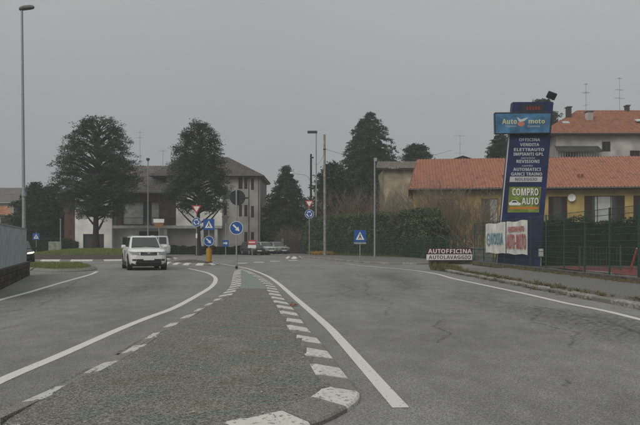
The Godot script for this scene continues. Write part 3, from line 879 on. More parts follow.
# ------------------------------------------------------------------ ground, carriageway, pavements, markings
func build_ground():
	var gm := mat(lin(0.09, 0.10, 0.055), 0.95, "blotch", 0.05)
	sheet(PackedVector2Array([Vector2(-700, -100), Vector2(700, -100), Vector2(700, 900), Vector2(-700, 900)]), -0.05, "ground", gm)
	structure(get_node("ground"), "dull green and brown earth around the roads and gardens")
	# carriageway
	var a := []
	a.resize(Mesh.ARRAY_MAX)
	var v := PackedVector3Array(); var n := PackedVector3Array(); var u := PackedVector2Array(); var u2 := PackedVector2Array(); var ix := PackedInt32Array()
	for q in [[RX0, RD0], [RX1, RD0], [RX1, RD1], [RX0, RD1]]:
		v.append(Vector3(q[0], 0, -q[1])); n.append(Vector3.UP)
		u.append(Vector2((q[0] - RX0) / (RX1 - RX0), (q[1] - RD0) / (RD1 - RD0))); u2.append(Vector2(q[0], q[1]) / 1.15)
	for k in [0, 2, 1, 0, 3, 2]: ix.append(k)
	a[Mesh.ARRAY_VERTEX] = v; a[Mesh.ARRAY_NORMAL] = n; a[Mesh.ARRAY_TEX_UV] = u; a[Mesh.ARRAY_TEX_UV2] = u2; a[Mesh.ARRAY_INDEX] = ix
	var am := ArrayMesh.new()
	am.add_surface_from_arrays(Mesh.PRIMITIVE_TRIANGLES, a)
	M.asphalt = road_material()
	structure(put(am, "road", M.asphalt), "worn grey asphalt carriageway with dark streaks and cracks")
	# painted lines
	ribbon(GP([[401, 408], [380.5, 385], [341, 340.5], [324, 323], [294, 297], [277, 282.5], [266, 275.5], [252, 270], [238, 266.6], [221, 264] ]), 0.14, 0.004, "lane_line", M.white_line, "white line along the island, bending at its far nose")
	ribbon(GP([[-60, 412], [0, 381], [60, 355.5], [120, 329], [150, 317], [175, 307.5], [199, 294.5], [211, 287], [215.5, 281], [214, 276.5], [206, 272.5], [188, 268.5]]), 0.15, 0.004, "lane_line", M.white_line, "white line beside the island, curling round at the roundabout")
	ribbon(GP([[720, 339], [640, 319.5], [603, 310.5], [565, 303], [528, 294.5], [481, 284.5], [453, 278.5], [434, 273.5], [410, 270], [377, 267], [345, 264]]), 0.15, 0.004, "edge_line", M.white_line, "white edge line in front of the weedy kerb")
	ribbon(GP([[-80, 322], [0, 300], [30, 292], [62, 282.5], [82, 277], [92, 274], [97, 271.5]]), 0.15, 0.004, "edge_line", M.white_line, "white edge line on the oncoming lane below the corrugated fence")
	ribbon(GP([[247, 271.5], [256, 275.6], [266, 281.5]]), 0.06, 0.004, "thin_line", M.white_line, "thin white line at the nose of the island")
	for q in [[242, 263.2], [259, 262.2], [275, 261.3], [293, 260.4]]:
		var p := G(q[0], q[1])
		sheet(PackedVector2Array([Vector2(p.x - 0.36, -p.z - 0.7), Vector2(p.x + 0.36, -p.z - 0.7), Vector2(p.x + 0.36, -p.z + 0.7), Vector2(p.x - 0.36, -p.z + 0.7)]), 0.004, "give_way_dash", M.white_line)
	for k in 4: structure(get_node("give_way_dash" + ("" if k == 0 else "_%03d" % k)), "short white give way dash across the roundabout entry")
	# pavement beyond the weedy kerb
	var pm := mat(lin(0.20, 0.20, 0.19), 0.9, "grit", 0.7)
	M.pave = pm
	var kerb := [Vector2(6.9, 6), Vector2(6.65, 11), Vector2(6.45, 14.8), Vector2(6.3, 20), Vector2(6.2, 24.9), Vector2(5.95, 31), Vector2(5.95, 33.4), Vector2(6.5, 34.6)]
	var poly := PackedVector2Array()
	for p in smooth_line(kerb, 1.0): poly.append(p + Vector2(0.17, 0))
	poly.append(Vector2(9.7, 35.2)); poly.append(Vector2(10.05, 22)); poly.append(Vector2(10.45, 6))
	var sw := sheet(poly, 0.1, "pavement", pm)
	structure(sw, "grey asphalt pavement with weeds between the kerb and the low wall")
	kerb_run(sw, kerb, 0.95, 0.18, 0.115, -1.0, [M.kerb_stone, M.kerb_bare, M.kerb_stone], 3, 0.085)
	var kerb2 := [Vector2(7.6, 44.6), Vector2(6.2, 43.6), Vector2(4.4, 44.2), Vector2(2.9, 46.8), Vector2(1.5, 52), Vector2(-0.3, 60), Vector2(-2.5, 68), Vector2(-5.5, 78)]
	poly = PackedVector2Array()
	for p in smooth_line(kerb2, 1.0): poly.append(p + Vector2(0.12, 0.06))
	poly.append(Vector2(-3.2, 84)); poly.append(Vector2(-0.8, 78.5)); poly.append(Vector2(7.9, 62)); poly.append(Vector2(9.7, 45))
	var sw2 := sheet(poly, 0.1, "pavement", pm)
	structure(sw2, "pavement with a low kerb below the long hedge")
	kerb_run(sw2, kerb2, 0.95, 0.16, 0.115, -1.0, [M.kerb_stone, M.kerb_bare], 4, 0.085)
	# yard behind the fence
	var ym := mat(lin(0.12, 0.115, 0.10), 0.95, "blotch", 0.2)
	structure(sheet(PackedVector2Array([Vector2(10.2, 8), Vector2(60, 8), Vector2(60, 64), Vector2(8.4, 64), Vector2(9.8, 45), Vector2(9.9, 36), Vector2(10.2, 22)]), 0.03, "yard", ym), "dark gravel yard behind the green mesh fence")
	var rm := mat(lin(0.22, 0.045, 0.04), 0.8, "blotch", 0.5)
	var red := PackedVector2Array([flat(G(553, 266.5, 0.1)), flat(G(720, 267.5, 0.1)), flat(G(760, 277, 0.1)), flat(G(624, 276, 0.1)), flat(G(606, 272.3, 0.1)), flat(G(575, 270.2, 0.1))])
	var rp := sheet(red, 0.1, "red_paving", rm)
	structure(rp, "red paved strip in the yard behind the fence")
	kerb_run(rp, [flat(G(760, 277.6, 0.1)), flat(G(624, 276.6, 0.1)), flat(G(606, 272.9, 0.1)), flat(G(575, 270.8, 0.1))], 1.0, 0.12, 0.14, -1.0, [M.kerb_stone], 8, 0.12)

func closed_island(called: String, label: String, pts: Array, h: float, w: float, mats: Array, stone: float, top: Material, seed_: int) -> Node3D:
	var root := Node3D.new()
	root.name = numbered(called); add_child(root)
	structure(root, label)
	var loop := pts.duplicate(); loop.append(pts[0])
	var l := smooth_line(loop, 0.3)
	var pv := PackedVector2Array()
	for k in l.size() - 1: pv.append(l[k])
	var inw := -1.0 if Geometry2D.is_polygon_clockwise(pv) else 1.0
	kerb_run(root, loop, stone, w, h, inw, mats, seed_)
	var off := Geometry2D.offset_polygon(pv, -w * 0.96)
	if off.size(): sheet(off[0], h - 0.006, "surface", top, root)
	return root

func build_islands():
	# long painted island between the two carriageways
	var rightk := GP([[247.5, 271], [256, 275], [265, 280], [273.7, 286], [281, 296], [287.5, 304], [295, 312.5], [308, 331], [318, 341.5], [330, 357], [343.6, 375.5], [357, 393]])
	var leftk := GP([[0, 411], [33, 396.5], [65, 381], [110, 357.5], [150, 333], [181, 317], [203, 305.5], [219, 296.5], [227, 290], [231.5, 282], [233, 275], [235, 271.5]])
	var front := [Vector2(0.335, 5.98), Vector2(0.20, 5.55), Vector2(-0.1, 5.05), Vector2(-0.75, 4.45), Vector2(-1.5, 4.15), Vector2(-2.15, 4.35), Vector2(-2.5, 5.0)]
	var loop := []
	loop.append_array(rightk); loop.append_array(front); loop.append_array(leftk)
	loop.append(Vector2(-3.85, 33.6)); loop.append(rightk[0])
	var root := Node3D.new()
	root.name = "traffic_island"; add_child(root)
	structure(root, "long traffic island of rough old asphalt edged with white painted kerb stones")
	var l := smooth_line(loop, 0.3)
	var pv := PackedVector2Array()
	for k in l.size() - 1: pv.append(l[k])
	var inw := -1.0 if Geometry2D.is_polygon_clockwise(pv) else 1.0
	var run_a := rightk.duplicate(); run_a.append_array(front)
	kerb_run(root, run_a, 0.58, 0.33, 0.09, inw, [M.kerb_white, M.kerb_bare], 21)
	var run_b := [front[-1] + Vector2(0.02, 0.03)]
	for p in leftk: run_b.append(p + Vector2(lerpf(0.14, 0.0, clampf((p.y - 14.0) / 8.0, 0, 1)), 0))
	run_b.append(Vector2(-3.85, 33.6)); run_b.append(rightk[0])
	var near_b := []; var far_b := []
	for p in run_b:
		if p.y < 17.5: near_b.append(p)
		if p.y > 16.0: far_b.append(p)
	kerb_run(root, near_b, 0.62, 0.19, 0.09, inw, [M.kerb_bare, M.kerb_worn], 22, 0.05)
	far_b[0] = near_b[-1]
	kerb_run(root, far_b, 0.58, 0.33, 0.09, inw, [M.kerb_bare, M.kerb_white], 23)
	var inner: PackedVector2Array = Geometry2D.offset_polygon(pv, -0.30)[0]
	# old gravelly asphalt with moss patches
	var w := 512; var h := 1024
	var f := FastNoiseLite.new(); f.seed = 31; f.frequency = 0.012; f.fractal_octaves = 5
	var n1 := f.get_image(w, h, false, false, false).get_data()
	f.seed = 32; f.frequency = 0.02
	var n2 := f.get_image(w, h, false, false, false).get_data()
	var im := Image.create(w, h, false, Image.FORMAT_RGB8)
	var base := Color(0.53, 0.528, 0.502); var moss := Color(0.475, 0.48, 0.415); var green := Color(0.495, 0.527, 0.502); var pale := Color(0.59, 0.58, 0.54)
	for y in h:
		for x in w:
			var i := y * w + x
			var c := base.lerp(pale, clampf((n1[i] - 128) / 90.0, 0, 1))
			c = c.lerp(moss, clampf((n2[i] - 165) / 50.0, 0, 0.7))
			c = c.lerp(green, clampf((112 - n2[i]) / 40.0, 0, 0.85))
			im.set_pixel(x, y, c)
	im.generate_mipmaps()
	var m := StandardMaterial3D.new()
	m.albedo_texture = ImageTexture.create_from_image(im)
	m.roughness = 0.95; m.metallic_specular = 0.2
	m.detail_enabled = true; m.detail_albedo = T.gravel; m.detail_blend_mode = BaseMaterial3D.BLEND_MODE_MUL; m.detail_uv_layer = BaseMaterial3D.DETAIL_UV_2
	var parts := [PackedVector2Array(), PackedVector2Array()]
	var split := 19.4
	var near_clip := PackedVector2Array([Vector2(-20, 0), Vector2(20, 0), Vector2(20, split), Vector2(-20, split)])
	var far_clip := PackedVector2Array([Vector2(-20, split + 0.03), Vector2(20, split + 0.03), Vector2(20, 60), Vector2(-20, 60)])
	var near: PackedVector2Array = Geometry2D.intersect_polygons(inner, near_clip)[0]
	# uneven surface: a fine grid over the near part, slightly domed and bumpy
	var av := PackedVector3Array(); var an := PackedVector3Array(); var au := PackedVector2Array(); var au2 := PackedVector2Array(); var ai := PackedInt32Array()
	var fb := FastNoiseLite.new(); fb.seed = 40; fb.frequency = 0.9; fb.fractal_octaves = 3
	var put_v := func(p: Vector2) -> int:
		av.append(Vector3(p.x, 0.090 + 0.012 * fb.get_noise_2d(p.x, p.y), -p.y)); an.append(Vector3.UP)
		au.append(Vector2((p.x + 6.0) / 8.0, (p.y - 3.0) / 18.0)); au2.append(p / 0.95)
		return av.size() - 1
	var cell := 0.08
	var cells := {}
	for gy in int(17.0 / cell):
		for gx in int(7.0 / cell):
			var p := Vector2(-6.0 + gx * cell, 3.0 + gy * cell)
			if p.y + cell > split: continue
			var ok := true
			for c in [p, p + Vector2(cell, 0), p + Vector2(cell, cell), p + Vector2(0, cell)]:
				if not Geometry2D.is_point_in_polygon(c, pv): ok = false
			if not ok: continue
			var id := []
			for c in [Vector2i(gx, gy), Vector2i(gx + 1, gy), Vector2i(gx + 1, gy + 1), Vector2i(gx, gy + 1)]:
				if not cells.has(c): cells[c] = put_v.call(Vector2(-6.0 + c.x * cell, 3.0 + c.y * cell))
				id.append(cells[c])
			for q in [0, 2, 1, 0, 3, 2]: ai.append(id[q])
	# keep the grid below the kerb tops where it runs under them
	var edge: PackedVector2Array = Geometry2D.offset_polygon(pv, -0.25)[0]
	for k in av.size():
		var p := Vector2(av[k].x, -av[k].z)
		if not Geometry2D.is_point_in_polygon(p, edge): av[k].y = 0.02
	var am := ArrayMesh.new(); var ar := []
	ar.resize(Mesh.ARRAY_MAX)
	ar[Mesh.ARRAY_VERTEX] = av; ar[Mesh.ARRAY_NORMAL] = an; ar[Mesh.ARRAY_TEX_UV] = au; ar[Mesh.ARRAY_TEX_UV2] = au2; ar[Mesh.ARRAY_INDEX] = ai
	am.add_surface_from_arrays(Mesh.PRIMITIVE_TRIANGLES, ar)
	var st := SurfaceTool.new()
	st.create_from(am, 0)
	st.generate_normals()
	put(st.commit(), "rough_surface", m, root)
	var far: Array = Geometry2D.intersect_polygons(inner, far_clip)
	sheet(far[0], 0.086, "green_paint", mat(lin(0.185, 0.215, 0.19), 0.85, "paint", 0.5), root)
	# loose stones on it
	rng.seed = 77
	var sb := MB.new()
	var oct := [Vector3(1, 0, 0), Vector3(0, 0, 1), Vector3(-1, 0, 0), Vector3(0, 0, -1)]
	for k in 4:
		sb.tri(oct[(k + 1) % 4], oct[k], Vector3(0.1, 0.7, 0.05)); sb.tri(oct[k], oct[(k + 1) % 4], Vector3(0, -0.4, 0))
	var stones := [[], []]
	while stones[0].size() + stones[1].size() < 5200:
		var p := Vector2(rng.randf_range(-4.0, 0.5), lerpf(4.2, 17.0, pow(rng.randf(), 1.4)))
		if not Geometry2D.is_point_in_polygon(p, inner): continue
		var s := rng.randf_range(0.004, 0.010) * (2.0 if rng.randf() < 0.04 else 1.0)
		var t := Transform3D(Basis(Vector3.UP, rng.randf() * TAU).scaled(Vector3(s, s * 0.7, s * rng.randf_range(0.6, 1.1))), Vector3(p.x, 0.094 + 0.012 * fb.get_noise_2d(p.x, p.y), -p.y))
		stones[0 if rng.randf() < 0.75 else 1].append(t)
	scatter("gravel", "", "", sb.mesh(), mat(lin(0.17, 0.16, 0.14), 0.9), stones[0], root)
	scatter("gravel", "", "", sb.mesh(), mat(lin(0.30, 0.29, 0.25), 0.9), stones[1], root)

	# the roundabout: kerb, sloping paved ring, grass mound
	var C := Vector2(-18.5, 58.0); var R := 6.6
	var rb := Node3D.new()
	rb.name = "roundabout_island"; add_child(rb)
	structure(rb, "round central island with a dark sloping ring and a grass mound")
	var loopr := []
	for k in 25: loopr.append(C + Vector2(cos(TAU * k / 24.0), sin(TAU * k / 24.0)) * R)
	kerb_run(rb, loopr, 0.8, 0.3, 0.13, 1.0, [M.kerb_white, M.kerb_white, M.kerb_bare], 9)
	var rings := []; var grows := []
	for r in [[6.32, 0.11], [5.6, 0.30], [4.9, 0.46]]:
		var row := []
		for k in 49: row.append(Vector3(C.x + cos(TAU * k / 48.0) * r[0], r[1], -(C.y + sin(TAU * k / 48.0) * r[0])))
		rings.append(row)
	var b := MB.new()
	grid_surface(b, rings)
	obj(b, "paved_ring", mat(lin(0.085, 0.065, 0.062), 0.9, "gravel", 0.35), rb)
	for r in [[4.9, 0.46], [4.0, 0.62], [2.8, 0.74], [1.4, 0.80], [0.05, 0.82]]:
		var row := []
		for k in 49: row.append(Vector3(C.x + cos(TAU * k / 48.0) * r[0], r[1], -(C.y + sin(TAU * k / 48.0) * r[0])))
		grows.append(row)
	b = MB.new()
	grid_surface(b, grows)
	obj(b, "grass_mound", mat(lin(0.10, 0.125, 0.045), 0.95, "blotch", 0.3), rb)
	M.tuft_green = tuft_mesh(9, 0.16, Color(0.10, 0.14, 0.04), Color(0.20, 0.22, 0.09), 51, 0.012)
	var sp := []
	rng.seed = 52
	for k in 5000:
		var r := sqrt(rng.randf()) * 4.9; var a := rng.randf() * TAU
		sp.append(spot(Vector3(C.x + cos(a) * r, 0.80 - 0.36 * pow(r / 4.9, 2.2), -(C.y + sin(a) * r)), rng.randf_range(0.6, 1.2)))
	scatter("grass", "short green grass on the roundabout mound", "grass", M.tuft_green, M.grass, sp)
	# splitter islands with striped kerbs
	var sm := mat(lin(0.11, 0.10, 0.09), 0.95, "blotch", 0.4)
	closed_island("splitter_island", "small splitter island with striped kerb around the yellow bollard", [Vector2(-9.9, 44.2), Vector2(-8.1, 42.4), Vector2(-6.7, 41.8), Vector2(-6.3, 43.4), Vector2(-7.4, 47.5), Vector2(-9.2, 52.0), Vector2(-10.2, 50.0)], 0.14, 0.34, [M.kerb_white, M.kerb_bare], 0.55, sm, 14)
	closed_island("splitter_island", "tiny kerbed island in front of the dark garden gate", [Vector2(-3.2, 61), Vector2(-2.3, 59.2), Vector2(-1.5, 60.0), Vector2(-2.0, 63.5)], 0.2, 0.3, [M.kerb_bare, M.kerb_white], 0.6, sm, 15)
	# grass verge below the roundabout on the oncoming side
	var gv := closed_island("grass_verge", "low grassy verge with a dark kerb beside the oncoming lane", [Vector2(-14.0, 34.0), Vector2(-12.4, 32.4), Vector2(-11.2, 33.4), Vector2(-11.6, 36.4), Vector2(-14.5, 43), Vector2(-18.0, 43.5), Vector2(-17.2, 38)], 0.14, 0.25, [M.kerb_bare], 0.9, mat(lin(0.12, 0.125, 0.06), 0.95, "blotch", 0.5), 16)
	sp = []
	var gp := PackedVector2Array([Vector2(-13.8, 34.3), Vector2(-12.4, 32.8), Vector2(-11.5, 33.6), Vector2(-11.9, 36.2), Vector2(-14.6, 42.6), Vector2(-17.6, 43), Vector2(-16.9, 38)])
	while sp.size() < 900:
		var p := Vector2(rng.randf_range(-18, -11), rng.randf_range(32, 44))
		if Geometry2D.is_point_in_polygon(p, gp): sp.append(spot(Vector3(p.x, 0.13, -p.y), rng.randf_range(0.4, 0.9)))
	scatter("grass", "thin grass growing on the low verge", "grass", M.tuft_green, M.grass, sp)

# ------------------------------------------------------------------ buildings behind the roundabout
func build_buildings_left():
	rng.seed = 200
	var dark_tiles := [Color(0.075, 0.065, 0.058), Color(0.10, 0.085, 0.075), Color(0.055, 0.052, 0.048)]
	# white house
	var d := 88.0
	var o := thing("white_house", "white two storey house with brown loggia and dark tiled roof behind the round cedar", "house", Vector3(0, 0, 0))
	var x0 := X(75, d); var x1 := X(112, d); var x2 := X(176, d); var x3 := X(222, d); var z := -d
	var top := Y(192, d)
	var b := MB.new()
	var yg := Y(234, d); var ywin0 := Y(217, d); var ywin1 := Y(206, d)
	wall_holes(b, Vector3(x0, -0.1, z), Vector3.RIGHT, x1 - x0, top + 0.1, [Rect2(X(83, d) - x0, 0.1, X(104, d) - X(83, d), yg), Rect2(X(87, d) - x0, ywin0 + 0.1, X(95.5, d) - X(87, d), ywin1 - ywin0)], 0.3)
	b.quad(Vector3(x0, -0.1, z - 8), Vector3(x0, -0.1, z), Vector3(x0, top, z), Vector3(x0, top, z - 8))
	obj(b, "wall", M.white_wall, o)
	b = MB.new()
	# upper white wall next to the loggia, standing out over the ground floor
	var slab := Y(228.5, d); var slabt := Y(225.5, d)
	b.quad(Vector3(x1, -0.1, z), Vector3(x1, -0.1, z - 1.7), Vector3(x1, top, z - 1.7), Vector3(x1, top, z))
	obj(b, "return_wall", M.white_wall, o)
	b = MB.new()
	b.quad(Vector3(x2, slabt, z), Vector3(x3, slabt, z), Vector3(x3, top, z), Vector3(x2, top, z))
	b.quad(Vector3(x3, slabt, z), Vector3(x3, slabt, z - 3), Vector3(x3, top, z - 3), Vector3(x3, top, z))
	b.quad(Vector3(x2, slabt, z - 1.5), Vector3(x2, slabt, z), Vector3(x2, top, z), Vector3(x2, top, z - 1.5))
	obj(b, "upper_wall", M.white_wall, o)
	boxp(o, "garage_door", M.dark_shutter, Vector3(X(83, d), 0, z - 0.32), Vector3(X(104, d), yg, z - 0.25))
	win(o, X(87, d), X(95.5, d), ywin0, ywin1, z, M.brown_shutter, "window", 0.5, 1, M.dark_shutter)
	boxp(o, "balcony_slab", M.panel_grey, Vector3(x1, slab, z - 1.5), Vector3(x3, slabt, z + 0.12), 0.02)
	boxp(o, "loggia_wall", M.beige_wall, Vector3(x1, slabt, z - 1.7), Vector3(x2, top, z - 1.5))
	# panels in the loggia
	var pan := [[112.5, 115, M.panel_grey, "pillar"], [115.5, 121, M.brown_clad, "cladding_panel"], [122, 142, M.panel_grey, "blind"], [143, 149.5, M.glass, "loggia_window"], [150.5, 158, M.panel_grey, "blind"], [159, 175.5, M.brown_clad, "cladding_panel"]]
	for p in pan:
		boxp(o, p[3], p[2], Vector3(X(p[0], d), slabt + (0.0 if p[3] != "blind" else 0.15), z - 1.5), Vector3(X(p[1], d), Y(202, d) if p[3] == "blind" else top, z - (0.55 if p[3] != "cladding_panel" else 0.2)), 0.02)
	boxp(o, "lintel", M.brown_clad, Vector3(x1, Y(202, d), z - 0.5), Vector3(x2, top, z - 0.15))
	# railing of the loggia
	var rl := MB.new()
	rl.box(Vector3(x1, slabt + 0.95, z + 0.02), Vector3(x2, slabt + 1.0, z + 0.06))
	var k := x1 + 0.1
	while k < x2:
		rl.box(Vector3(k, slabt, z + 0.03), Vector3(k + 0.015, slabt + 0.95, z + 0.045)); k += 0.14
	obj(rl, "railing", M.dark_metal, o)
	# recessed ground floor
	b = MB.new()
	wall_holes(b, Vector3(x1, -0.1, z - 1.5), Vector3.RIGHT, x3 - x1, slab + 0.1, [Rect2(X(119, d) - x1, 0.1, X(131, d) - X(119, d), Y(237, d)), Rect2(X(136, d) - x1, 0.1, X(156, d) - X(136, d), Y(231, d)), Rect2(X(178, d) - x1, 0.1, X(198, d) - X(178, d), Y(231, d)), Rect2(X(205, d) - x1, 0.1, X(210, d) - X(205, d), Y(232, d))], 0.3)
	obj(b, "ground_floor_wall", M.white_wall, o)
	for q in [[119, 131, 237], [136, 156, 231], [178, 198, 231]]:
		boxp(o, "garage_door", M.dark_shutter, Vector3(X(q[0], d), 0, z - 1.82), Vector3(X(q[1], d), Y(q[2], d), z - 1.75))
	boxp(o, "front_door", M.brown_shutter, Vector3(X(205, d), 0, z - 1.82), Vector3(X(210, d), Y(232, d), z - 1.75))
	for px in [164.0, 200.5, 214.5]: boxp(o, "pillar", M.panel_grey, Vector3(X(px, d), 0, z - 0.3), Vector3(X(px + 3, d), slab, z))
	# brick coloured end wing
	boxp(o, "brick_wing", mat(lin(0.13, 0.065, 0.05), 0.9, "blotch", 0.4), Vector3(X(64, d), 0, z - 5), Vector3(x0 - 0.01, Y(194, d), z - 0.1))
	var rf := MB.new()
	var ridge := Y(166, 93.5)
	tile_roof(rf, Vector3(X(60, d), top - 0.15, z + 0.7), Vector3(X(182, d), top - 0.15, z + 0.7), Vector3(0, ridge - top + 0.15, -6.2), 4.0, 0.0, 0.34, 0.5, dark_tiles)
	var roof := obj(rf, "roof", M.tile, o)
	boxp(roof, "eaves_board", M.brown_clad, Vector3(X(62, d), top - 0.35, z + 0.0), Vector3(X(182, d), top - 0.17, z + 0.62))
	tubep(roof, "gutter", M.gutter, [Vector3(X(60, d), top - 0.16, z + 0.76), Vector3(X(182, d), top - 0.16, z + 0.76)], [0.07, 0.07], 6)
	# three storey block
	o = thing("apartment_house", "beige three storey house with hipped roof and narrow shuttered windows", "house", Vector3.ZERO)
	d = 89.0; z = -d
	var a0 := X(166, d); var a1 := X(260, d); var tp := Y(176, d)
	var holes := []; var wins := []
	for q in [[238.5, 242.5, 177.5, 189], [244.3, 247.5, 177.5, 189], [251, 254, 178.5, 190], [244.3, 247.5, 205, 216.5], [251, 254, 206, 217.5], [239, 242, 205, 216.5], [224, 226.6, 205.5, 215.5], [217, 219.4, 208, 216.5], [244.3, 247.5, 232, 243], [251, 254, 232, 243]]:
		holes.append(Rect2(X(q[0], d) - a0, Y(q[3], d) + 0.1, X(q[1], d) - X(q[0], d), Y(q[2], d) - Y(q[3], d)))
		wins.append([X(q[0], d), X(q[1], d), Y(q[3], d), Y(q[2], d)])
	b = MB.new()
	wall_holes(b, Vector3(a0, -0.1, z), Vector3.RIGHT, a1 - a0, tp + 0.1, holes, 0.25)
	b.quad(Vector3(a1, -0.1, z), Vector3(a1, -0.1, z - 11), Vector3(a1, tp, z - 11), Vector3(a1, tp, z))
	b.quad(Vector3(a0, -0.1, z - 11), Vector3(a0, -0.1, z), Vector3(a0, tp, z), Vector3(a0, tp, z - 11))
	b.quad(Vector3(a1, -0.1, z - 11), Vector3(a0, -0.1, z - 11), Vector3(a0, tp, z - 11), Vector3(a1, tp, z - 11))
	obj(b, "wall", M.beige_wall, o)
	for q in wins: win(o, q[0], q[1], q[2], q[3], z, M.dark_shutter, "window", (q[1] - q[0]) * 0.5, 0, M.dark_shutter)
	for px in [248.7, 258.5]: tubep(o, "drainpipe", M.gutter, [Vector3(X(px, d), 0, z + 0.07), Vector3(X(px, d), tp, z + 0.07)], [0.05, 0.05], 6)
	tubep(o, "drainpipe", M.gutter, [Vector3(X(258.5, d), tp - 0.5, z + 0.07), Vector3(X(263, d), tp - 0.1, z + 0.6)], [0.05, 0.05], 6)
	rf = MB.new()
	var e0 := X(150, d); var e1 := X(264, d); var rh := Y(157.5, 95.0) - tp
	tile_roof(rf, Vector3(e0, tp, z + 0.7), Vector3(e1, tp, z + 0.7), Vector3(0, rh, -6.5), 3.4, 5.4, 0.34, 0.5, dark_tiles)
	tile_roof(rf, Vector3(e1, tp, z + 0.7), Vector3(e1, tp, z - 12.3), Vector3(-5.4, rh, 0), 6.5, 6.5, 0.34, 0.5, dark_tiles)
	tile_roof(rf, Vector3(e0, tp, z - 12.3), Vector3(e0, tp, z + 0.7), Vector3(3.4, rh, 0), 6.5, 6.5, 0.34, 0.5, dark_tiles)
	tile_roof(rf, Vector3(e1, tp, z - 12.3), Vector3(e0, tp, z - 12.3), Vector3(0, rh, 6.5), 5.4, 3.4, 0.34, 0.5, dark_tiles)
	roof = obj(rf, "roof", M.tile, o)
	boxp(roof, "eaves_board", M.gutter, Vector3(e0 + 0.1, tp - 0.14, z - 12), Vector3(e1 - 0.1, tp - 0.03, z + 0.62))
	tubep(roof, "gutter", M.gutter, [Vector3(e0, tp - 0.02, z + 0.76), Vector3(e1, tp - 0.02, z + 0.76)], [0.07, 0.07], 6)
	antenna("thin television aerial on the white house roof beside the round cedar", Vector3(X(140, 92), Y(166, 92) - 0.2, -92), Y(128, 92) - Y(166, 92), [[4.6, 0.9, 5, 0.7], [3.9, 0.8, 4, 0.9]], 0.2)
	antenna("crooked small aerial on the dark roof against the pointed cedar", Vector3(X(163, 92), Y(164, 92), -92), 1.9, [[1.7, 1.1, 4, 0.6]], 0.5)
	# far house at the end of the oncoming side
	o = thing("grey_roof_house", "distant house with a grey hipped roof above the corrugated fence", "house", Vector3.ZERO)
	d = 110.0; z = -d
	boxp(o, "wall", M.beige_wall, Vector3(X(-60, d), 0, z - 9), Vector3(X(34, d), Y(203, d), z))
	rf = MB.new()
	tile_roof(rf, Vector3(X(-64, d), Y(203, d), z + 0.6), Vector3(X(38, d), Y(203, d), z + 0.6), Vector3(0, Y(188, 115.0) - Y(203, d), -5.4), 8.0, 3.0, 0.4, 0.6, [Color(0.10, 0.095, 0.09), Color(0.13, 0.12, 0.11), Color(0.08, 0.075, 0.07)])
	obj(rf, "roof", M.tile, o)
	for px in [-4.0, 14.0]: boxp(o, "window", M.dark_shutter, Vector3(X(px, d), Y(215, d), z), Vector3(X(px + 7, d), Y(206, d), z + 0.06))
	o = thing("orange_roof_house", "low house with an orange tiled roof behind the corrugated fence", "house", Vector3.ZERO)
	d = 98.0; z = -d
	boxp(o, "wall", M.cream_wall, Vector3(X(-60, d), 0, z - 6), Vector3(X(10, d), Y(215.5, d), z))
	rf = MB.new()
	tile_roof(rf, Vector3(X(-64, d), Y(215, d), z + 0.6), Vector3(X(14, d), Y(215, d), z + 0.6), Vector3(0, Y(206.5, 102.0) - Y(215, d), -4.4), 0.0, 2.5, 0.4, 0.6, [Color(0.28, 0.12, 0.06), Color(0.34, 0.16, 0.09), Color(0.2, 0.1, 0.07)])
	obj(rf, "roof", M.tile, o)
	boxp(o, "window", M.dark_shutter, Vector3(X(1, d), Y(226, d), z), Vector3(X(6, d), Y(218, d), z + 0.06))
	# red roofed house far down the side street
	o = thing("red_roof_house", "far house with a dull red roof beside the beige three storey house", "house", Vector3.ZERO)
	d = 125.0; z = -d
	boxp(o, "wall", M.cream_wall, Vector3(X(246, d), 0, z - 8), Vector3(X(300, d), Y(214, d), z))
	rf = MB.new()
	tile_roof(rf, Vector3(X(244, d), Y(214.5, d), z + 0.6), Vector3(X(304, d), Y(214.5, d), z + 0.6), Vector3(0, Y(199, 131.0) - Y(214.5, d), -6.0), 0.0, 3.0, 0.4, 0.6, [Color(0.22, 0.10, 0.075), Color(0.27, 0.13, 0.10), Color(0.16, 0.09, 0.075)])
	obj(rf, "roof", M.tile, o)
	for px in [263.5, 269.0]: boxp(o, "window", M.dark_shutter, Vector3(X(px, d), Y(232, d), z), Vector3(X(px + 3, d), Y(222, d), z + 0.06))

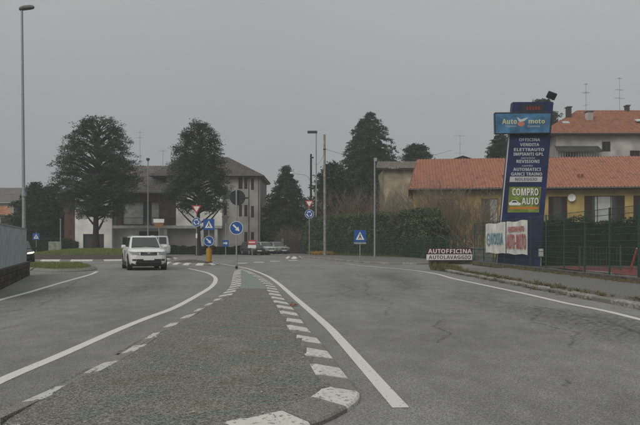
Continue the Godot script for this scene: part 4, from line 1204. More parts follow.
# ------------------------------------------------------------------ buildings beyond the fence
func build_buildings_right():
	rng.seed = 300
	var tiles := [Color(0.28, 0.125, 0.085), Color(0.33, 0.15, 0.10), Color(0.21, 0.105, 0.08)]
	var d := 69.0; var z := -d
	var o := thing("yellow_house", "yellow house with a long red tiled roof and brown shutters behind the blue pylon", "house", Vector3.ZERO)
	var x0 := X(412, d); var x1 := 40.0; var top := Y(190, d)
	# the house stands a little turned to the road: U() is the place along its front for a photo column
	var turned := 0.126; var piv := Vector3(X(409, 68), 0, -68)
	var swing := Transform3D(Basis(Vector3.UP, -turned), piv) * Transform3D(Basis(), -piv)
	o.transform = swing
	var U := func(px: float, dd: float) -> float:
		var k := (px - 320.0) / F
		var t: float = (k * 69.0 - piv.x) / (cos(turned) + k * sin(turned))
		return piv.x + t
	var qs := [[436, 452, 198, 224, 0.45], [480, 497, 198, 223, 0.0], [547, 566, 196.5, 226, 0.5], [583, 623.5, 196, 223, 0.75], [632, 662, 196, 223, 0.6], [690, 720, 196, 223, 0.6]]
	var holes := []
	for q in qs: holes.append(Rect2(U.call(q[0], d) - x0, Y(q[3], 67.2) + 0.1, U.call(q[1], d) - U.call(q[0], d), Y(q[2], 67.2) - Y(q[3], 67.2)))
	for q in [[500, 540], [585, 620]]: holes.append(Rect2(U.call(q[0], d) - x0, 0.1, U.call(q[1], d) - U.call(q[0], d), 2.3))
	var b := MB.new()
	wall_holes(b, Vector3(x0, -0.1, z), Vector3.RIGHT, x1 - x0, top + 0.1, holes, 0.3)
	b.quad(Vector3(x0, -0.1, z - 15), Vector3(x0, -0.1, z), Vector3(x0, top, z), Vector3(x0, top, z - 15))
	b.quad(Vector3(x1, -0.1, z), Vector3(x1, -0.1, z - 15), Vector3(x1, top, z - 15), Vector3(x1, top, z))
	b.quad(Vector3(x1, -0.1, z - 15), Vector3(x0, -0.1, z - 15), Vector3(x0, top, z - 15), Vector3(x1, top, z - 15))
	obj(b, "wall", M.yellow_wall, o)
	for q in qs: win(o, U.call(q[0], d), U.call(q[1], d), Y(q[3], 67.2), Y(q[2], 67.2), z, M.brown_shutter, "window", q[4], 2 if q[1] - q[0] > 25 else 1, M.brown_shutter)
	# pale curtains behind the wide window
	boxp(o, "curtain", M.panel_grey, Vector3(U.call(594, d), Y(222.5, 67.2), z - 0.168), Vector3(U.call(611, d), Y(197, d), z - 0.15))
	boxp(o, "curtain", M.panel_grey, Vector3(U.call(488, d), Y(222.5, 67.2), z - 0.168), Vector3(U.call(496.5, d), Y(199, d), z - 0.15))
	for q in [[500, 540], [585, 620]]: boxp(o, "garage_door", M.brown_shutter, Vector3(U.call(q[0], d), 0, z - 0.3), Vector3(U.call(q[1], d), 2.2, z - 0.2))
	# beams of the deep eaves
	var rf := MB.new()
	var rise := Y(160, 76.5) - Y(189, 68.0)
	tile_roof(rf, Vector3(X(409, 68), Y(189, 68.0), -68.0), Vector3(41, Y(189, 68.0), -68.0), Vector3(0, rise, -8.5), 0.9, 0.0, 0.31, 0.45, tiles, 0.09)
	tile_roof(rf, Vector3(X(409, 68), Y(189, 68.0), -85.0), Vector3(X(409, 68), Y(189, 68.0), -68.0), Vector3(0.9, rise, 0), 8.5, 8.5, 0.31, 0.45, tiles, 0.09)
	tile_roof(rf, Vector3(41, Y(189, 68.0), -85.0), Vector3(X(409, 68), Y(189, 68.0), -85.0), Vector3(0, rise, 8.5), 0.0, 0.9, 0.31, 0.45, tiles, 0.09)
	var roof := obj(rf, "roof", M.tile, o)
	var ev := MB.new()
	for k in 45: ev.box(Vector3(x0 + 0.1 + k * 0.7, top - 0.08, z), Vector3(x0 + 0.2 + k * 0.7, top + 0.06, z + 0.85))
	stuff(obj(ev, "rafter_ends", M.brown_clad, roof))
	boxp(roof, "eaves_board", M.brown_clad, Vector3(X(410, 68), Y(190.4, 68.0), -69.2), Vector3(41, Y(189.7, 68.0), -68.05))
	tubep(roof, "gutter", M.gutter, [Vector3(X(409, 68), Y(189.6, 68.0), -67.93), Vector3(41, Y(189.6, 68.0), -67.93)], [0.07, 0.07], 6)
	for px in [[452, 180], [476, 178], [503, 176], [580.5, 176], [584.5, 176]]:
		boxp(roof, "vent_tile", mat(lin(0.20, 0.07, 0.045), 0.9), Vector3(U.call(px[0], 70.5), Y(px[1] + 4, 70.5), -70.9), Vector3(U.call(px[0], 70.5) + 0.17, Y(px[1], 70.5), -70.4), 0.02)
	var dish := thing("satellite_dish", "white satellite dish on the yellow wall beside the shutters", "satellite dish", swing * Vector3(U.call(569.5, 68.6), Y(198, 67.2), -68.6), -turned)
	var dm := MB.new()
	var dr := []
	for q in [[0.01, -0.08], [0.2, -0.05], [0.36, 0.0]]:
		var row := []
		for k in 17: row.append(Vector3(cos(TAU * k / 16.0) * q[0], sin(TAU * k / 16.0) * q[0], q[1]))
		dr.append(row)
	grid_surface(dm, dr)
	obj(dm, "reflector", M.sign_white, dish)
	tubep(dish, "bracket", M.galv, [Vector3(0, 0, -0.08), Vector3(0, -0.1, -0.4)], [0.02, 0.02], 6)
	tubep(dish, "feed_arm", M.galv, [Vector3(0, -0.33, 0), Vector3(0, 0, 0.3)], [0.012, 0.012], 5)
	# tall grey house
	o = thing("grey_house", "tall weathered grey house with brown red hipped roof, chimneys and skylights", "house", Vector3.ZERO)
	d = 86.0; z = -d
	x0 = X(556, d); x1 = 52.0; top = Y(133.5, d)
	var gq := [[602, 610.5, 141.5, 151.5], [565, 577, 151.5, 163], [630, 640, 150.5, 158], [648, 657, 141.5, 152], [602, 611, 166, 178]]
	holes = []
	for q in gq: holes.append(Rect2(X(q[0], d) - x0, Y(q[3], d) + 0.1, X(q[1], d) - X(q[0], d), Y(q[2], d) - Y(q[3], d)))
	b = MB.new()
	wall_holes(b, Vector3(x0, -0.1, z), Vector3.RIGHT, x1 - x0, top + 0.1, holes, 0.3)
	b.quad(Vector3(x0, -0.1, z - 11), Vector3(x0, -0.1, z), Vector3(x0, top, z), Vector3(x0, top, z - 11))
	b.quad(Vector3(x1, -0.1, z - 11), Vector3(x0, -0.1, z - 11), Vector3(x0, top, z - 11), Vector3(x1, top, z - 11))
	b.quad(Vector3(x1, -0.1, z), Vector3(x1, -0.1, z - 11), Vector3(x1, top, z - 11), Vector3(x1, top, z))
	obj(b, "wall", M.grey_wall, o)
	for q in gq: win(o, X(q[0], d), X(q[1], d), Y(q[3], d), Y(q[2], d), z, M.dark_shutter, "window", (X(q[1], d) - X(q[0], d)) * 0.48, 0, M.dark_shutter)
	# awning over the balcony door, balcony, lighter string course
	b = MB.new()
	var ax0 := X(554, d); var ax1 := X(598, d)
	b.quad(Vector3(ax0, Y(150.5, 84.5), z + 1.5), Vector3(ax1, Y(150.5, 84.5), z + 1.5), Vector3(ax1, Y(146.0, d), z + 0.02), Vector3(ax0, Y(146.0, d), z + 0.02))
	b.box(Vector3(ax0, Y(152, 84.5), z + 1.46), Vector3(ax1, Y(150.4, 84.5), z + 1.5))
	obj(b, "awning", mat(lin(0.06, 0.065, 0.06), 0.9, "blotch", 0.4), o)
	boxp(o, "balcony", M.grey_wall, Vector3(ax0, Y(163.5, d), z), Vector3(ax1, Y(161, d), z + 1.3))
	b = MB.new()
	for k in 18: b.box(Vector3(lerpf(ax0, ax1, k / 17.0) - 0.015, Y(161, d), z + 1.24), Vector3(lerpf(ax0, ax1, k / 17.0) + 0.015, Y(161, d) + 1.0, z + 1.27))
	b.box(Vector3(ax0, Y(161, d) + 1.0, z + 1.22), Vector3(ax1, Y(161, d) + 1.05, z + 1.29))
	obj(b, "balcony_railing", M.panel_grey, o)
	rf = MB.new()
	var rt := [Color(0.21, 0.085, 0.05), Color(0.26, 0.115, 0.07), Color(0.15, 0.08, 0.055)]
	var ex0 := X(546, 85); var rr := Y(110.5, 92.0) - Y(133, 85.0)
	tile_roof(rf, Vector3(ex0, Y(133, 85), -85.0), Vector3(54, Y(133, 85), -85.0), Vector3(0, rr, -7.0), 6.4, 0.0, 0.3, 0.45, rt)
	tile_roof(rf, Vector3(ex0, Y(133, 85), -99.0), Vector3(ex0, Y(133, 85), -85.0), Vector3(6.4, rr, 0), 7.0, 7.0, 0.3, 0.45, rt)
	tile_roof(rf, Vector3(54, Y(133, 85), -99.0), Vector3(ex0, Y(133, 85), -99.0), Vector3(0, rr, 7.0), 0.0, 6.4, 0.3, 0.45, rt)
	roof = obj(rf, "roof", M.tile, o)
	boxp(roof, "eaves_board", M.gutter, Vector3(ex0 + 0.1, Y(134.6, 85), -98.8), Vector3(53.9, Y(133.5, 85), -85.05))
	tubep(roof, "gutter", M.gutter, [Vector3(ex0, Y(133.4, 85), -84.94), Vector3(54, Y(133.4, 85), -84.94)], [0.08, 0.08], 6)
	var chim := func(px: float, w: float, py0: float, py1: float, dd: float, dark: Material):
		var c := boxp(roof, "chimney", dark, Vector3(X(px, dd), Y(py1, dd), -dd - 0.4), Vector3(X(px + w, dd), Y(py0, dd), -dd + 0.4), 0.03)
		boxp(c, "chimney_cap", M.gutter, Vector3(X(px, dd) - 0.1, Y(py0, dd), -dd - 0.5), Vector3(X(px + w, dd) + 0.1, Y(py0, dd) + 0.15, -dd + 0.5), 0.03)
	chim.call(566.5, 4.0, 108.0, 118.0, 90.0, M.dark_shutter)
	chim.call(586.0, 6.0, 112.5, 121.0, 89.0, M.grey_wall)
	chim.call(625.5, 3.0, 106.5, 112.0, 92.0, M.dark_shutter)
	for px in [[562.5, 122.5, 7.0], [635.5, 120.5, 8.0]]:
		var sk := MB.new()
		var zz := 88.0
		sk.xbox(Transform3D(Basis(Vector3.RIGHT, 0.45), W(px[0] + px[2] * 0.5, px[1], zz)), Vector3(px[2] * zz / F, 0.12, 0.7), 0.02)
		var s := obj(sk, "skylight", M.panel_grey, roof)
		sk = MB.new()
		sk.xbox(Transform3D(Basis(Vector3.RIGHT, 0.45), W(px[0] + px[2] * 0.5, px[1], zz) + Vector3(0, 0.06, 0.03)), Vector3(px[2] * zz / F - 0.2, 0.06, 0.5))
		obj(sk, "pane", mat(lin(0.5, 0.52, 0.53), 0.15), s)
	antenna("tall roof aerial above the chimney of the grey house", W(586, 112, 91.0), 3.8, [[3.6, 0.5, 4, 0.5], [2.5, 1.0, 6, 0.9], [0.9, 0.4, 3, 0.7]], 0.9)
	antenna("tallest roof aerial with wide low boom on the grey house", W(619.5, 109, 92.0), 4.2, [[4.0, 0.6, 4, 0.6], [2.5, 1.1, 6, 0.7], [1.4, 1.6, 4, 0.5]], 0.3)
	# cream house behind the shrubs
	o = thing("cream_house", "cream house with a low dark roof behind the bare shrubs", "house", Vector3.ZERO)
	d = 88.0; z = -d
	b = MB.new()
	x0 = X(384, d); x1 = X(470, d)
	wall_holes(b, Vector3(x0, -0.1, z), Vector3.RIGHT, x1 - x0, Y(169, d) + 0.1, [], 0.25)
	b.quad(Vector3(x0, -0.1, z - 9), Vector3(x0, -0.1, z), Vector3(x0, Y(169, d), z), Vector3(x0, Y(169, d), z - 9))
	obj(b, "wall", M.cream_wall, o)
	rf = MB.new()
	tile_roof(rf, Vector3(X(376, 87), Y(168, 87), -87.2), Vector3(X(474, 87), Y(168, 87), -87.2), Vector3(0, Y(161.5, 92.2) - Y(168, 87.0), -5.0), 0.6, 0.0, 0.34, 0.5, [Color(0.13, 0.12, 0.10), Color(0.17, 0.15, 0.13), Color(0.1, 0.095, 0.085)])
	roof = obj(rf, "roof", M.tile, o)
	boxp(roof, "eaves_board", M.brown_clad, Vector3(X(377, 87), Y(169.4, 87), -88.2), Vector3(X(473, 87), Y(168.3, 87), -87.3))
	# gable behind the long red roof
	o = thing("gable_house", "small dark gable peeping over the long red roof", "house", Vector3.ZERO)
	d = 104.0
	b = MB.new()
	b.extrude(PackedVector2Array([Vector2(X(446, d), 0), Vector2(X(479, d), 0), Vector2(X(479, d), Y(162, d)), Vector2(X(462, d), Y(157, d)), Vector2(X(446, d), Y(162, d))]), Transform3D(Basis(), Vector3(0, 0, -d - 8)), 0, 8)
	obj(b, "wall", M.beige_wall, o)
	b = MB.new()
	b.quad(Vector3(X(442, d), Y(162.6, d), -d + 0.6), Vector3(X(462, d), Y(156, d), -d + 0.6), Vector3(X(462, d), Y(156, d), -d - 9), Vector3(X(442, d), Y(162.6, d), -d - 9))
	b.quad(Vector3(X(462, d), Y(156, d), -d + 0.6), Vector3(X(483, d), Y(162.6, d), -d + 0.6), Vector3(X(483, d), Y(162.6, d), -d - 9), Vector3(X(462, d), Y(156, d), -d - 9))
	roof = obj(b, "roof", mat(lin(0.09, 0.08, 0.075), 0.9, "blotch", 0.3), o)
	boxp(roof, "chimney", M.grey_wall, Vector3(X(468, d), Y(160, d), -d - 3), Vector3(X(471, d), Y(155.5, d), -d - 2.4))
	antenna("bent television aerial on the small gable above the long red roof", W(460, 158, 104), 3.6, [[3.3, 2.0, 6, 0.5], [2.1, 0.6, 3, 0.6], [0.7, 1.6, 3, 0.4]], 0.1)

# ------------------------------------------------------------------ fences and low walls
func fence_x(d: float) -> float: return 10.0 - 0.55 * (d - 22.0) / 21.0
func mesh_panel(w: float, h: float) -> ArrayMesh:
	var b := MB.new()
	var n := int(w / 0.1)
	for k in n: b.tube([Vector3((k + 0.5) * w / n, 0, 0), Vector3((k + 0.5) * w / n, h, 0)], [0.005, 0.005], 3, false)
	var m := int(h / 0.22)
	for k in m + 1: b.tube([Vector3(0, minf(k * h / m, h - 0.01) + 0.01, 0.006), Vector3(w, minf(k * h / m, h - 0.01) + 0.01, 0.006)], [0.011, 0.011], 4, false)
	return b.mesh()
func fence_run(root: Node, a: Vector2, c: Vector2, y0: float, h: float):
	var n := maxi(1, int(round(a.distance_to(c) / 2.0)))
	var w := a.distance_to(c) / n
	var pm := mesh_panel(w - 0.06, h - 0.05)
	var dir := Vector3(c.x - a.x, 0, -(c.y - a.y)).normalized()
	for k in n + 1:
		var p := a.lerp(c, float(k) / n)
		var b := MB.new()
		b.xbox(Transform3D(Basis(dir, Vector3.UP, dir.cross(Vector3.UP)), Vector3(p.x, y0 + h * 0.5, -p.y)), Vector3(0.06, h + 0.06, 0.05), 0.006)
		obj(b, "post", M.fence_green, root)
		if k < n:
			var o := put(pm, "wire_panel", M.fence_green, root)
			o.transform = Transform3D(Basis(dir, Vector3.UP, dir.cross(Vector3.UP)), Vector3(p.x, y0 + 0.04, -p.y) + dir * 0.03)
func build_fences():
	var lw := thing("low_wall", "low stained concrete wall carrying the green mesh fence", "wall")
	var pts := [Vector2(10.5, 4), Vector2(10.0, 22), Vector2(9.45, 43)]
	var wm := mat(lin(0.14, 0.13, 0.115), 0.95, "blotch", 0.5, 0.6)
	for s in 2:
		var a: Vector2 = pts[s]; var c: Vector2 = pts[s + 1]
		var n := int(a.distance_to(c) / 3.0)
		var dir := Vector3(c.x - a.x, 0, -(c.y - a.y)).normalized()
		for k in n:
			var p := a.lerp(c, (k + 0.5) / n)
			var b := MB.new()
			b.xbox(Transform3D(Basis(dir, Vector3.UP, dir.cross(Vector3.UP)), Vector3(p.x + 0.05, 0.08, -p.y)), Vector3(a.distance_to(c) / n - 0.012, 0.36, 0.26), 0.015)
			obj(b, "wall_segment", wm, lw)
	var f := thing("mesh_fence", "green welded mesh fence on the low wall in front of the pylon", "fence")
	fence_run(f, Vector2(10.52, 6), Vector2(10.06, 22), 0.25, 2.3)
	fence_run(f, Vector2(10.06, 22.1), Vector2(9.5, 43), 0.25, 2.3)
	f = thing("mesh_fence", "green welded mesh fence in front of the long evergreen hedge", "fence")
	fence_run(f, Vector2(9.4, 45.2), Vector2(7.6, 62), 0.1, 1.75)
	fence_run(f, Vector2(7.5, 62.2), Vector2(-1.0, 78.5), 0.1, 1.75)
	# pale gate sheets
	var g := thing("gate", "pale grey sheet metal gate between the trade sign and the pylon", "gate", Vector3(0, 0, 0))
	for k in 3:
		boxp(g, "gate_panel", mat(lin(0.30, 0.32, 0.34), 0.6, "blotch", 0.7), Vector3(9.55 + k * 0.47, 0.1, -44.6), Vector3(9.55 + k * 0.47 + 0.43, 1.0, -44.56), 0.008)
	boxp(g, "gate_frame", M.galv, Vector3(9.5, 0.02, -44.54), Vector3(11.0, 0.1, -44.48)); boxp(g, "gate_frame", M.galv, Vector3(9.5, 1.0, -44.54), Vector3(11.0, 1.06, -44.48))
	# corrugated fence on its wall, beside the oncoming lane
	var A := Vector2(-8.0, 16.0); var B := Vector2(-12.25, 29.2)
	var L := A.distance_to(B)
	var dir := Vector3(B.x - A.x, 0, -(B.y - A.y)).normalized()
	var nrm := Vector3.UP.cross(dir).normalized()
	var o := thing("corrugated_fence", "pale blue grey corrugated sheet fence on a dark brick wall", "fence")
	var basis := Basis(dir, Vector3.UP, dir.cross(Vector3.UP))
	var sheet_m := mat(lin(0.42, 0.47, 0.49), 0.55, "wall", 0.4)
	var n := 14
	var w := L / n
	for k in n:
		var b := MB.new()
		var rows := [[], []]
		for q in 25:
			var t := q / 24.0
			var wob := 0.022 * clampf(sin(t * TAU * 4.0) * 2.2, -1, 1)
			var p := Vector3(A.x, 0, -A.y) + dir * ((k + t) * w) + basis.z * wob
			rows[0].append(p + Vector3(0, 0.58, 0)); rows[1].append(p + Vector3(0, 1.9, 0))
		grid_surface(b, rows)
		obj(b, "fence_sheet", sheet_m, o)
	boxp(o, "top_rail", M.galv, Vector3.ZERO, Vector3(L, 0.05, 0.07)).transform = Transform3D(basis, Vector3(A.x, 1.9, -A.y) - basis.z * 0.035)
	for k in 6:
		var p := A.lerp(B, k / 5.0)
		var pb := boxp(o, "post", M.galv, Vector3(-0.03, 0.55, -0.14), Vector3(0.03, 1.9, -0.06))
		pb.transform = Transform3D(basis, Vector3(p.x, 0, -p.y))
	# its wall: courses of rough blocks
	var bm := [mat(lin(0.075, 0.068, 0.062), 0.95, "blotch", 0.9, 0.6), mat(lin(0.10, 0.088, 0.078), 0.95, "blotch", 0.9, 0.6), mat(lin(0.06, 0.056, 0.055), 0.95, "blotch", 0.9, 0.6)]
	rng.seed = 410
	for c in 3:
		var x := 0.0 if c % 2 == 0 else -0.25
		while x < L:
			var l := minf(0.5, L - x)
			var b := MB.new()
			b.xbox(Transform3D(basis, Vector3(A.x, 0.095 + c * 0.19, -A.y) + dir * (maxf(x, 0.0) + (l if x >= 0 else l + x) * 0.5) + basis.z * rng.randf_range(-0.008, 0.008)), Vector3((l if x >= 0 else l + x) - 0.012, 0.178, 0.28), 0.012)
			obj(b, "wall_block", bm[rng.randi() % 3], o)
			x += 0.5
	# dark garden gate and fence at the end of the side street
	var gg := thing("slat_gate", "dark slatted garden gate at the end of the side street", "gate", Vector3(X(284, 84), 0, -84))
	for k in 17: boxp(gg, "slat", M.dark_shutter, Vector3(k * 0.16, 0.1, -0.03), Vector3(k * 0.16 + 0.12, 1.75, 0.0))
	boxp(gg, "rail", M.dark_metal, Vector3(-0.05, 0.4, -0.09), Vector3(2.75, 0.5, -0.03)); boxp(gg, "rail", M.dark_metal, Vector3(-0.05, 1.4, -0.09), Vector3(2.75, 1.5, -0.03))
	for k in 2: boxp(gg, "post", M.concrete, Vector3(-0.3 + k * 2.95, 0, -0.2), Vector3(-0.05 + k * 2.95, 1.9, 0.05), 0.02)
	# railing in the yard
	var rl := thing("railing", "grey bar railing standing in the yard behind the mesh fence", "railing", Vector3(11.9, 0.1, -32.0))
	for k in 13: tubep(rl, "bar", M.sign_back, [Vector3(k * 0.15, 0.08, 0), Vector3(k * 0.15, 1.05, 0)], [0.010, 0.010], 5)
	for yy in [0.08, 1.05]: tubep(rl, "rail", M.sign_back, [Vector3(-0.05, yy, 0), Vector3(1.85, yy, 0)], [0.02, 0.02], 6)
	for k in 2: tubep(rl, "post", M.sign_back, [Vector3(-0.05 + k * 1.9, -0.1, 0), Vector3(-0.05 + k * 1.9, 1.15, 0)], [0.03, 0.03], 6)
	var rfm := thing("play_frame", "slanting red metal frame in the yard at the end of the red paving", "frame", Vector3(X(641, 30), 0.1, -30))
	for s in [-1.0, 1.0]:
		for q in [-0.5, 0.5]: tubep(rfm, "leg", mat(lin(0.20, 0.03, 0.035), 0.6), [Vector3(s * 0.35 + 0.1, 0, q), Vector3(s * 0.05 + 0.1, 1.0, q)], [0.06, 0.05], 8)
	tubep(rfm, "crossbar", M.sign_white, [Vector3(0.1, 1.0, -0.6), Vector3(0.1, 1.0, 0.6)], [0.05, 0.05], 8)

# ------------------------------------------------------------------ trees, hedges, shrubs
func build_trees():
	var cedar := {"seed": 21, "limbs": 160, "ragged": 0.82, "rise": 0.34, "droop": 0.10, "clumps_per_m": 5.5, "leaf": 0.18, "needles": 20, "spread": 0.30, "wander": 0.13, "vary": 0.35, "thick": 0.24, "trunk": 0.42, "fan": 0.25, "limb_r": 1.5, "forks": [[0.1, 2.6, 1.7, 3.4, 0.15], [2.9, 3.2, 1.9, 2.6, 0.13], [4.4, 3.0, 2.2, 3.0, 0.13]], "up": 0.15, "inner": 0.45, "c0": Color(0.02, 0.03, 0.022), "c1": Color(0.06, 0.08, 0.058)}
	tree("cedar_tree", "large round topped dark cedar with open lower limbs before the white house", Vector3(X(96, 80), 0, -80), 15.6, 4.6, [[0, 2.6], [0.12, 4.0], [0.3, 4.7], [0.5, 4.5], [0.7, 3.9], [0.85, 3.2], [0.95, 2.3], [1.0, 1.2]], cedar)
	cedar = cedar.duplicate(); cedar.seed = 22; cedar.limbs = 150; cedar.trunk = 0.30; cedar.forks = [[0.2, 2.6, 2.9, 3.0, 0.13], [-0.25, 3.4, 2.8, 2.6, 0.11], [3.0, 3.0, 2.6, 2.6, 0.12], [2.6, 3.8, 2.4, 2.0, 0.10]]
	tree("cedar_tree", "tapering dark cedar with forked bare lower limbs among the road signs", Vector3(X(198, 76), 0, -76), 14.6, 5.0, [[0, 2.2], [0.1, 3.3], [0.28, 3.5], [0.5, 3.0], [0.7, 2.5], [0.88, 1.7], [1.0, 0.4]], cedar)
	var spruce := {"seed": 23, "limbs": 320, "rise": 0.12, "droop": 0.30, "clumps_per_m": 6.0, "leaf": 0.26, "needles": 13, "spread": 0.22, "wander": 0.07, "ragged": 0.55, "inner": 0.3, "up": -0.1, "c0": Color(0.016, 0.027, 0.021), "c1": Color(0.05, 0.072, 0.054)}
	tree("spruce_tree", "tall broad dark spruce with a double tip behind the long hedge", Vector3(X(368, 99), 0, -99), 20.4, 1.2, [[0, 6.4], [0.3, 6.2], [0.5, 5.6], [0.72, 4.3], [0.87, 2.3], [0.95, 0.9], [1, 0.05]], spruce)
	spruce = spruce.duplicate(); spruce.seed = 24; spruce.limbs = 210
	tree("spruce_tree", "second tip of the double spruce, a little lower and leaning out", Vector3(X(361, 100.5), 0, -100.5), 19.4, 1.2, [[0, 4.7], [0.3, 4.7], [0.5, 4.3], [0.7, 3.2], [0.9, 1.6], [1, 0.2]], spruce)
	spruce = spruce.duplicate(); spruce.seed = 25; spruce.limbs = 230
	tree("spruce_tree", "conical dark spruce beside the parked cars and the lamp pole", Vector3(X(286, 92), 0, -92), 11.7, 0.8, [[0, 4.8], [0.25, 4.5], [0.5, 3.6], [0.75, 2.0], [0.92, 0.7], [1, 0.1]], spruce)
	var bushy := {"seed": 26, "limbs": 150, "rise": 0.25, "droop": 0.15, "clumps_per_m": 5.0, "leaf": 0.3, "needles": 13, "spread": 0.36, "ragged": 0.6, "inner": 0.25, "c0": Color(0.014, 0.022, 0.016), "c1": Color(0.035, 0.05, 0.036)}
	tree("evergreen_tree", "dense dark evergreen with a small peak behind the tall lamp post", Vector3(X(34, 90), 0, -90), 9.3, 0.6, [[0, 3.4], [0.4, 3.5], [0.7, 2.6], [0.9, 1.2], [1, 0.3]], bushy)
	bushy = bushy.duplicate(); bushy.seed = 27
	tree("evergreen_tree", "dense dark evergreen filling the gap before the brick wing", Vector3(X(54, 91), 0, -91), 8.9, 0.6, [[0, 3.2], [0.4, 3.3], [0.7, 2.9], [0.9, 1.8], [1, 0.5]], bushy)
	bushy = bushy.duplicate(); bushy.seed = 28
	tree("evergreen_tree", "wide dark pine crown above the low dark roof", Vector3(X(418, 100), 0, -100), 15.6, 9.0, [[0, 2.0], [0.3, 2.8], [0.7, 2.5], [0.9, 1.6], [1, 0.5]], bushy)
	bushy = bushy.duplicate(); bushy.seed = 29; bushy.leaf = 0.36
	tree("evergreen_tree", "dark spiky tree beside the pylon above the long red roof", Vector3(X(499, 98), 0, -98), 16.8, 8.0, [[0, 2.4], [0.5, 2.2], [0.8, 1.4], [1, 0.2]], bushy)
	bushy = bushy.duplicate(); bushy.seed = 30
	tree("evergreen_tree", "dark tree top behind the pylon head and the hipped roof", Vector3(X(541, 112), 0, -112), 25.0, 13.0, [[0, 3.6], [0.5, 3.4], [0.8, 2.4], [1, 0.5]], bushy)
	bushy = bushy.duplicate(); bushy.seed = 33
	tree("evergreen_tree", "dark evergreen between the spruce and the concrete pole", Vector3(X(331, 90), 0, -90), 11.8, 1.0, [[0, 3.0], [0.4, 3.2], [0.7, 2.8], [0.9, 1.6], [1, 0.4]], bushy)
	hedge("long dense evergreen hedge behind the mesh fence", [Vector2(-1.0, 80.0), Vector2(3.0, 73.0), Vector2(7.9, 64.0), Vector2(9.1, 59.0), Vector2(9.5, 57.0)], 0.0, 4.15, 1.8, 28000, Color(0.034, 0.055, 0.028), Color(0.105, 0.145, 0.068), 61, 0.17)
	hedge("dark hedge in the yard between the pylon and the yellow house", [Vector2(12.4, 41.5), Vector2(30, 41.0)], 0.0, 2.75, 1.4, 16000, Color(0.02, 0.034, 0.02), Color(0.045, 0.066, 0.036), 62, 0.12)
	hedge("low dark clipped hedge before the white house garages", [Vector2(X(164, 82), 82), Vector2(X(248, 82), 82)], 0.0, 0.95, 0.9, 9000, Color(0.018, 0.028, 0.018), Color(0.04, 0.055, 0.035), 63, 0.13)
	hedge("dark undergrowth below the evergreen trees at the corner", [Vector2(X(-10, 86), 86), Vector2(X(74, 86), 86)], 0.0, 1.9, 1.2, 7000, Color(0.018, 0.028, 0.018), Color(0.04, 0.055, 0.035), 64, 0.16)
	hedge("tall dark hedge closing the end of the side street", [Vector2(X(240, 100), 100), Vector2(X(345, 100), 100)], 0.0, 3.2, 1.5, 9000, Color(0.02, 0.03, 0.02), Color(0.045, 0.06, 0.036), 65, 0.2)
	hedge("distant row of trees far behind the grey roofed house", [Vector2(-190, 150), Vector2(-90, 160), Vector2(-40, 165)], 0.0, 7.5, 6.0, 7000, Color(0.02, 0.03, 0.02), Color(0.05, 0.06, 0.04), 66, 0.9)
	var k := 0
	var names := ["leafless brown shrub beside the slim pale pole at the cream house", "leafless brown shrub before the middle of the cream house wall", "leafless brown shrub where the cream and yellow houses meet", "leafless brown shrub at the corner of the yellow house", "leafless brown shrub above the beginning of the trade board", "leafless brown shrub behind the first half of the trade board", "tallest leafless brown shrub behind the middle of the trade board", "leafless brown shrub behind the end of the trade board", "low leafless brown shrub between the trade board and the banners", "leafless reddish shrub rising behind the grey parked car", "leafless reddish shrub rising over the slatted garden gate", "tall leafless brown tree between the concrete pole and the tall spruce", "tall leafless brown tree in front of the tall spruce", "tall leafless brown tree before the spruce beside the slim pale pole", "leafless brown shrub covering the edge of the yellow house front"]
	for q in [[386, 71, 7.0], [397, 68, 6.4], [407, 66, 7.0], [418, 64, 6.6], [429, 62.5, 6.8], [441, 61, 7.2], [454, 60, 7.4], [467, 58.5, 6.8], [480, 56, 5.4], [282, 86, 3.4], [294, 87, 3.6], [343, 79, 8.2], [356, 78, 7.8], [371, 77, 8.4], [412, 66, 6.2]]:
		bare_shrub(names[k], Vector3(X(q[0], q[1]), 0, -q[1]), q[2], 10 if k < 9 else 8, 500 + k)
		k += 1

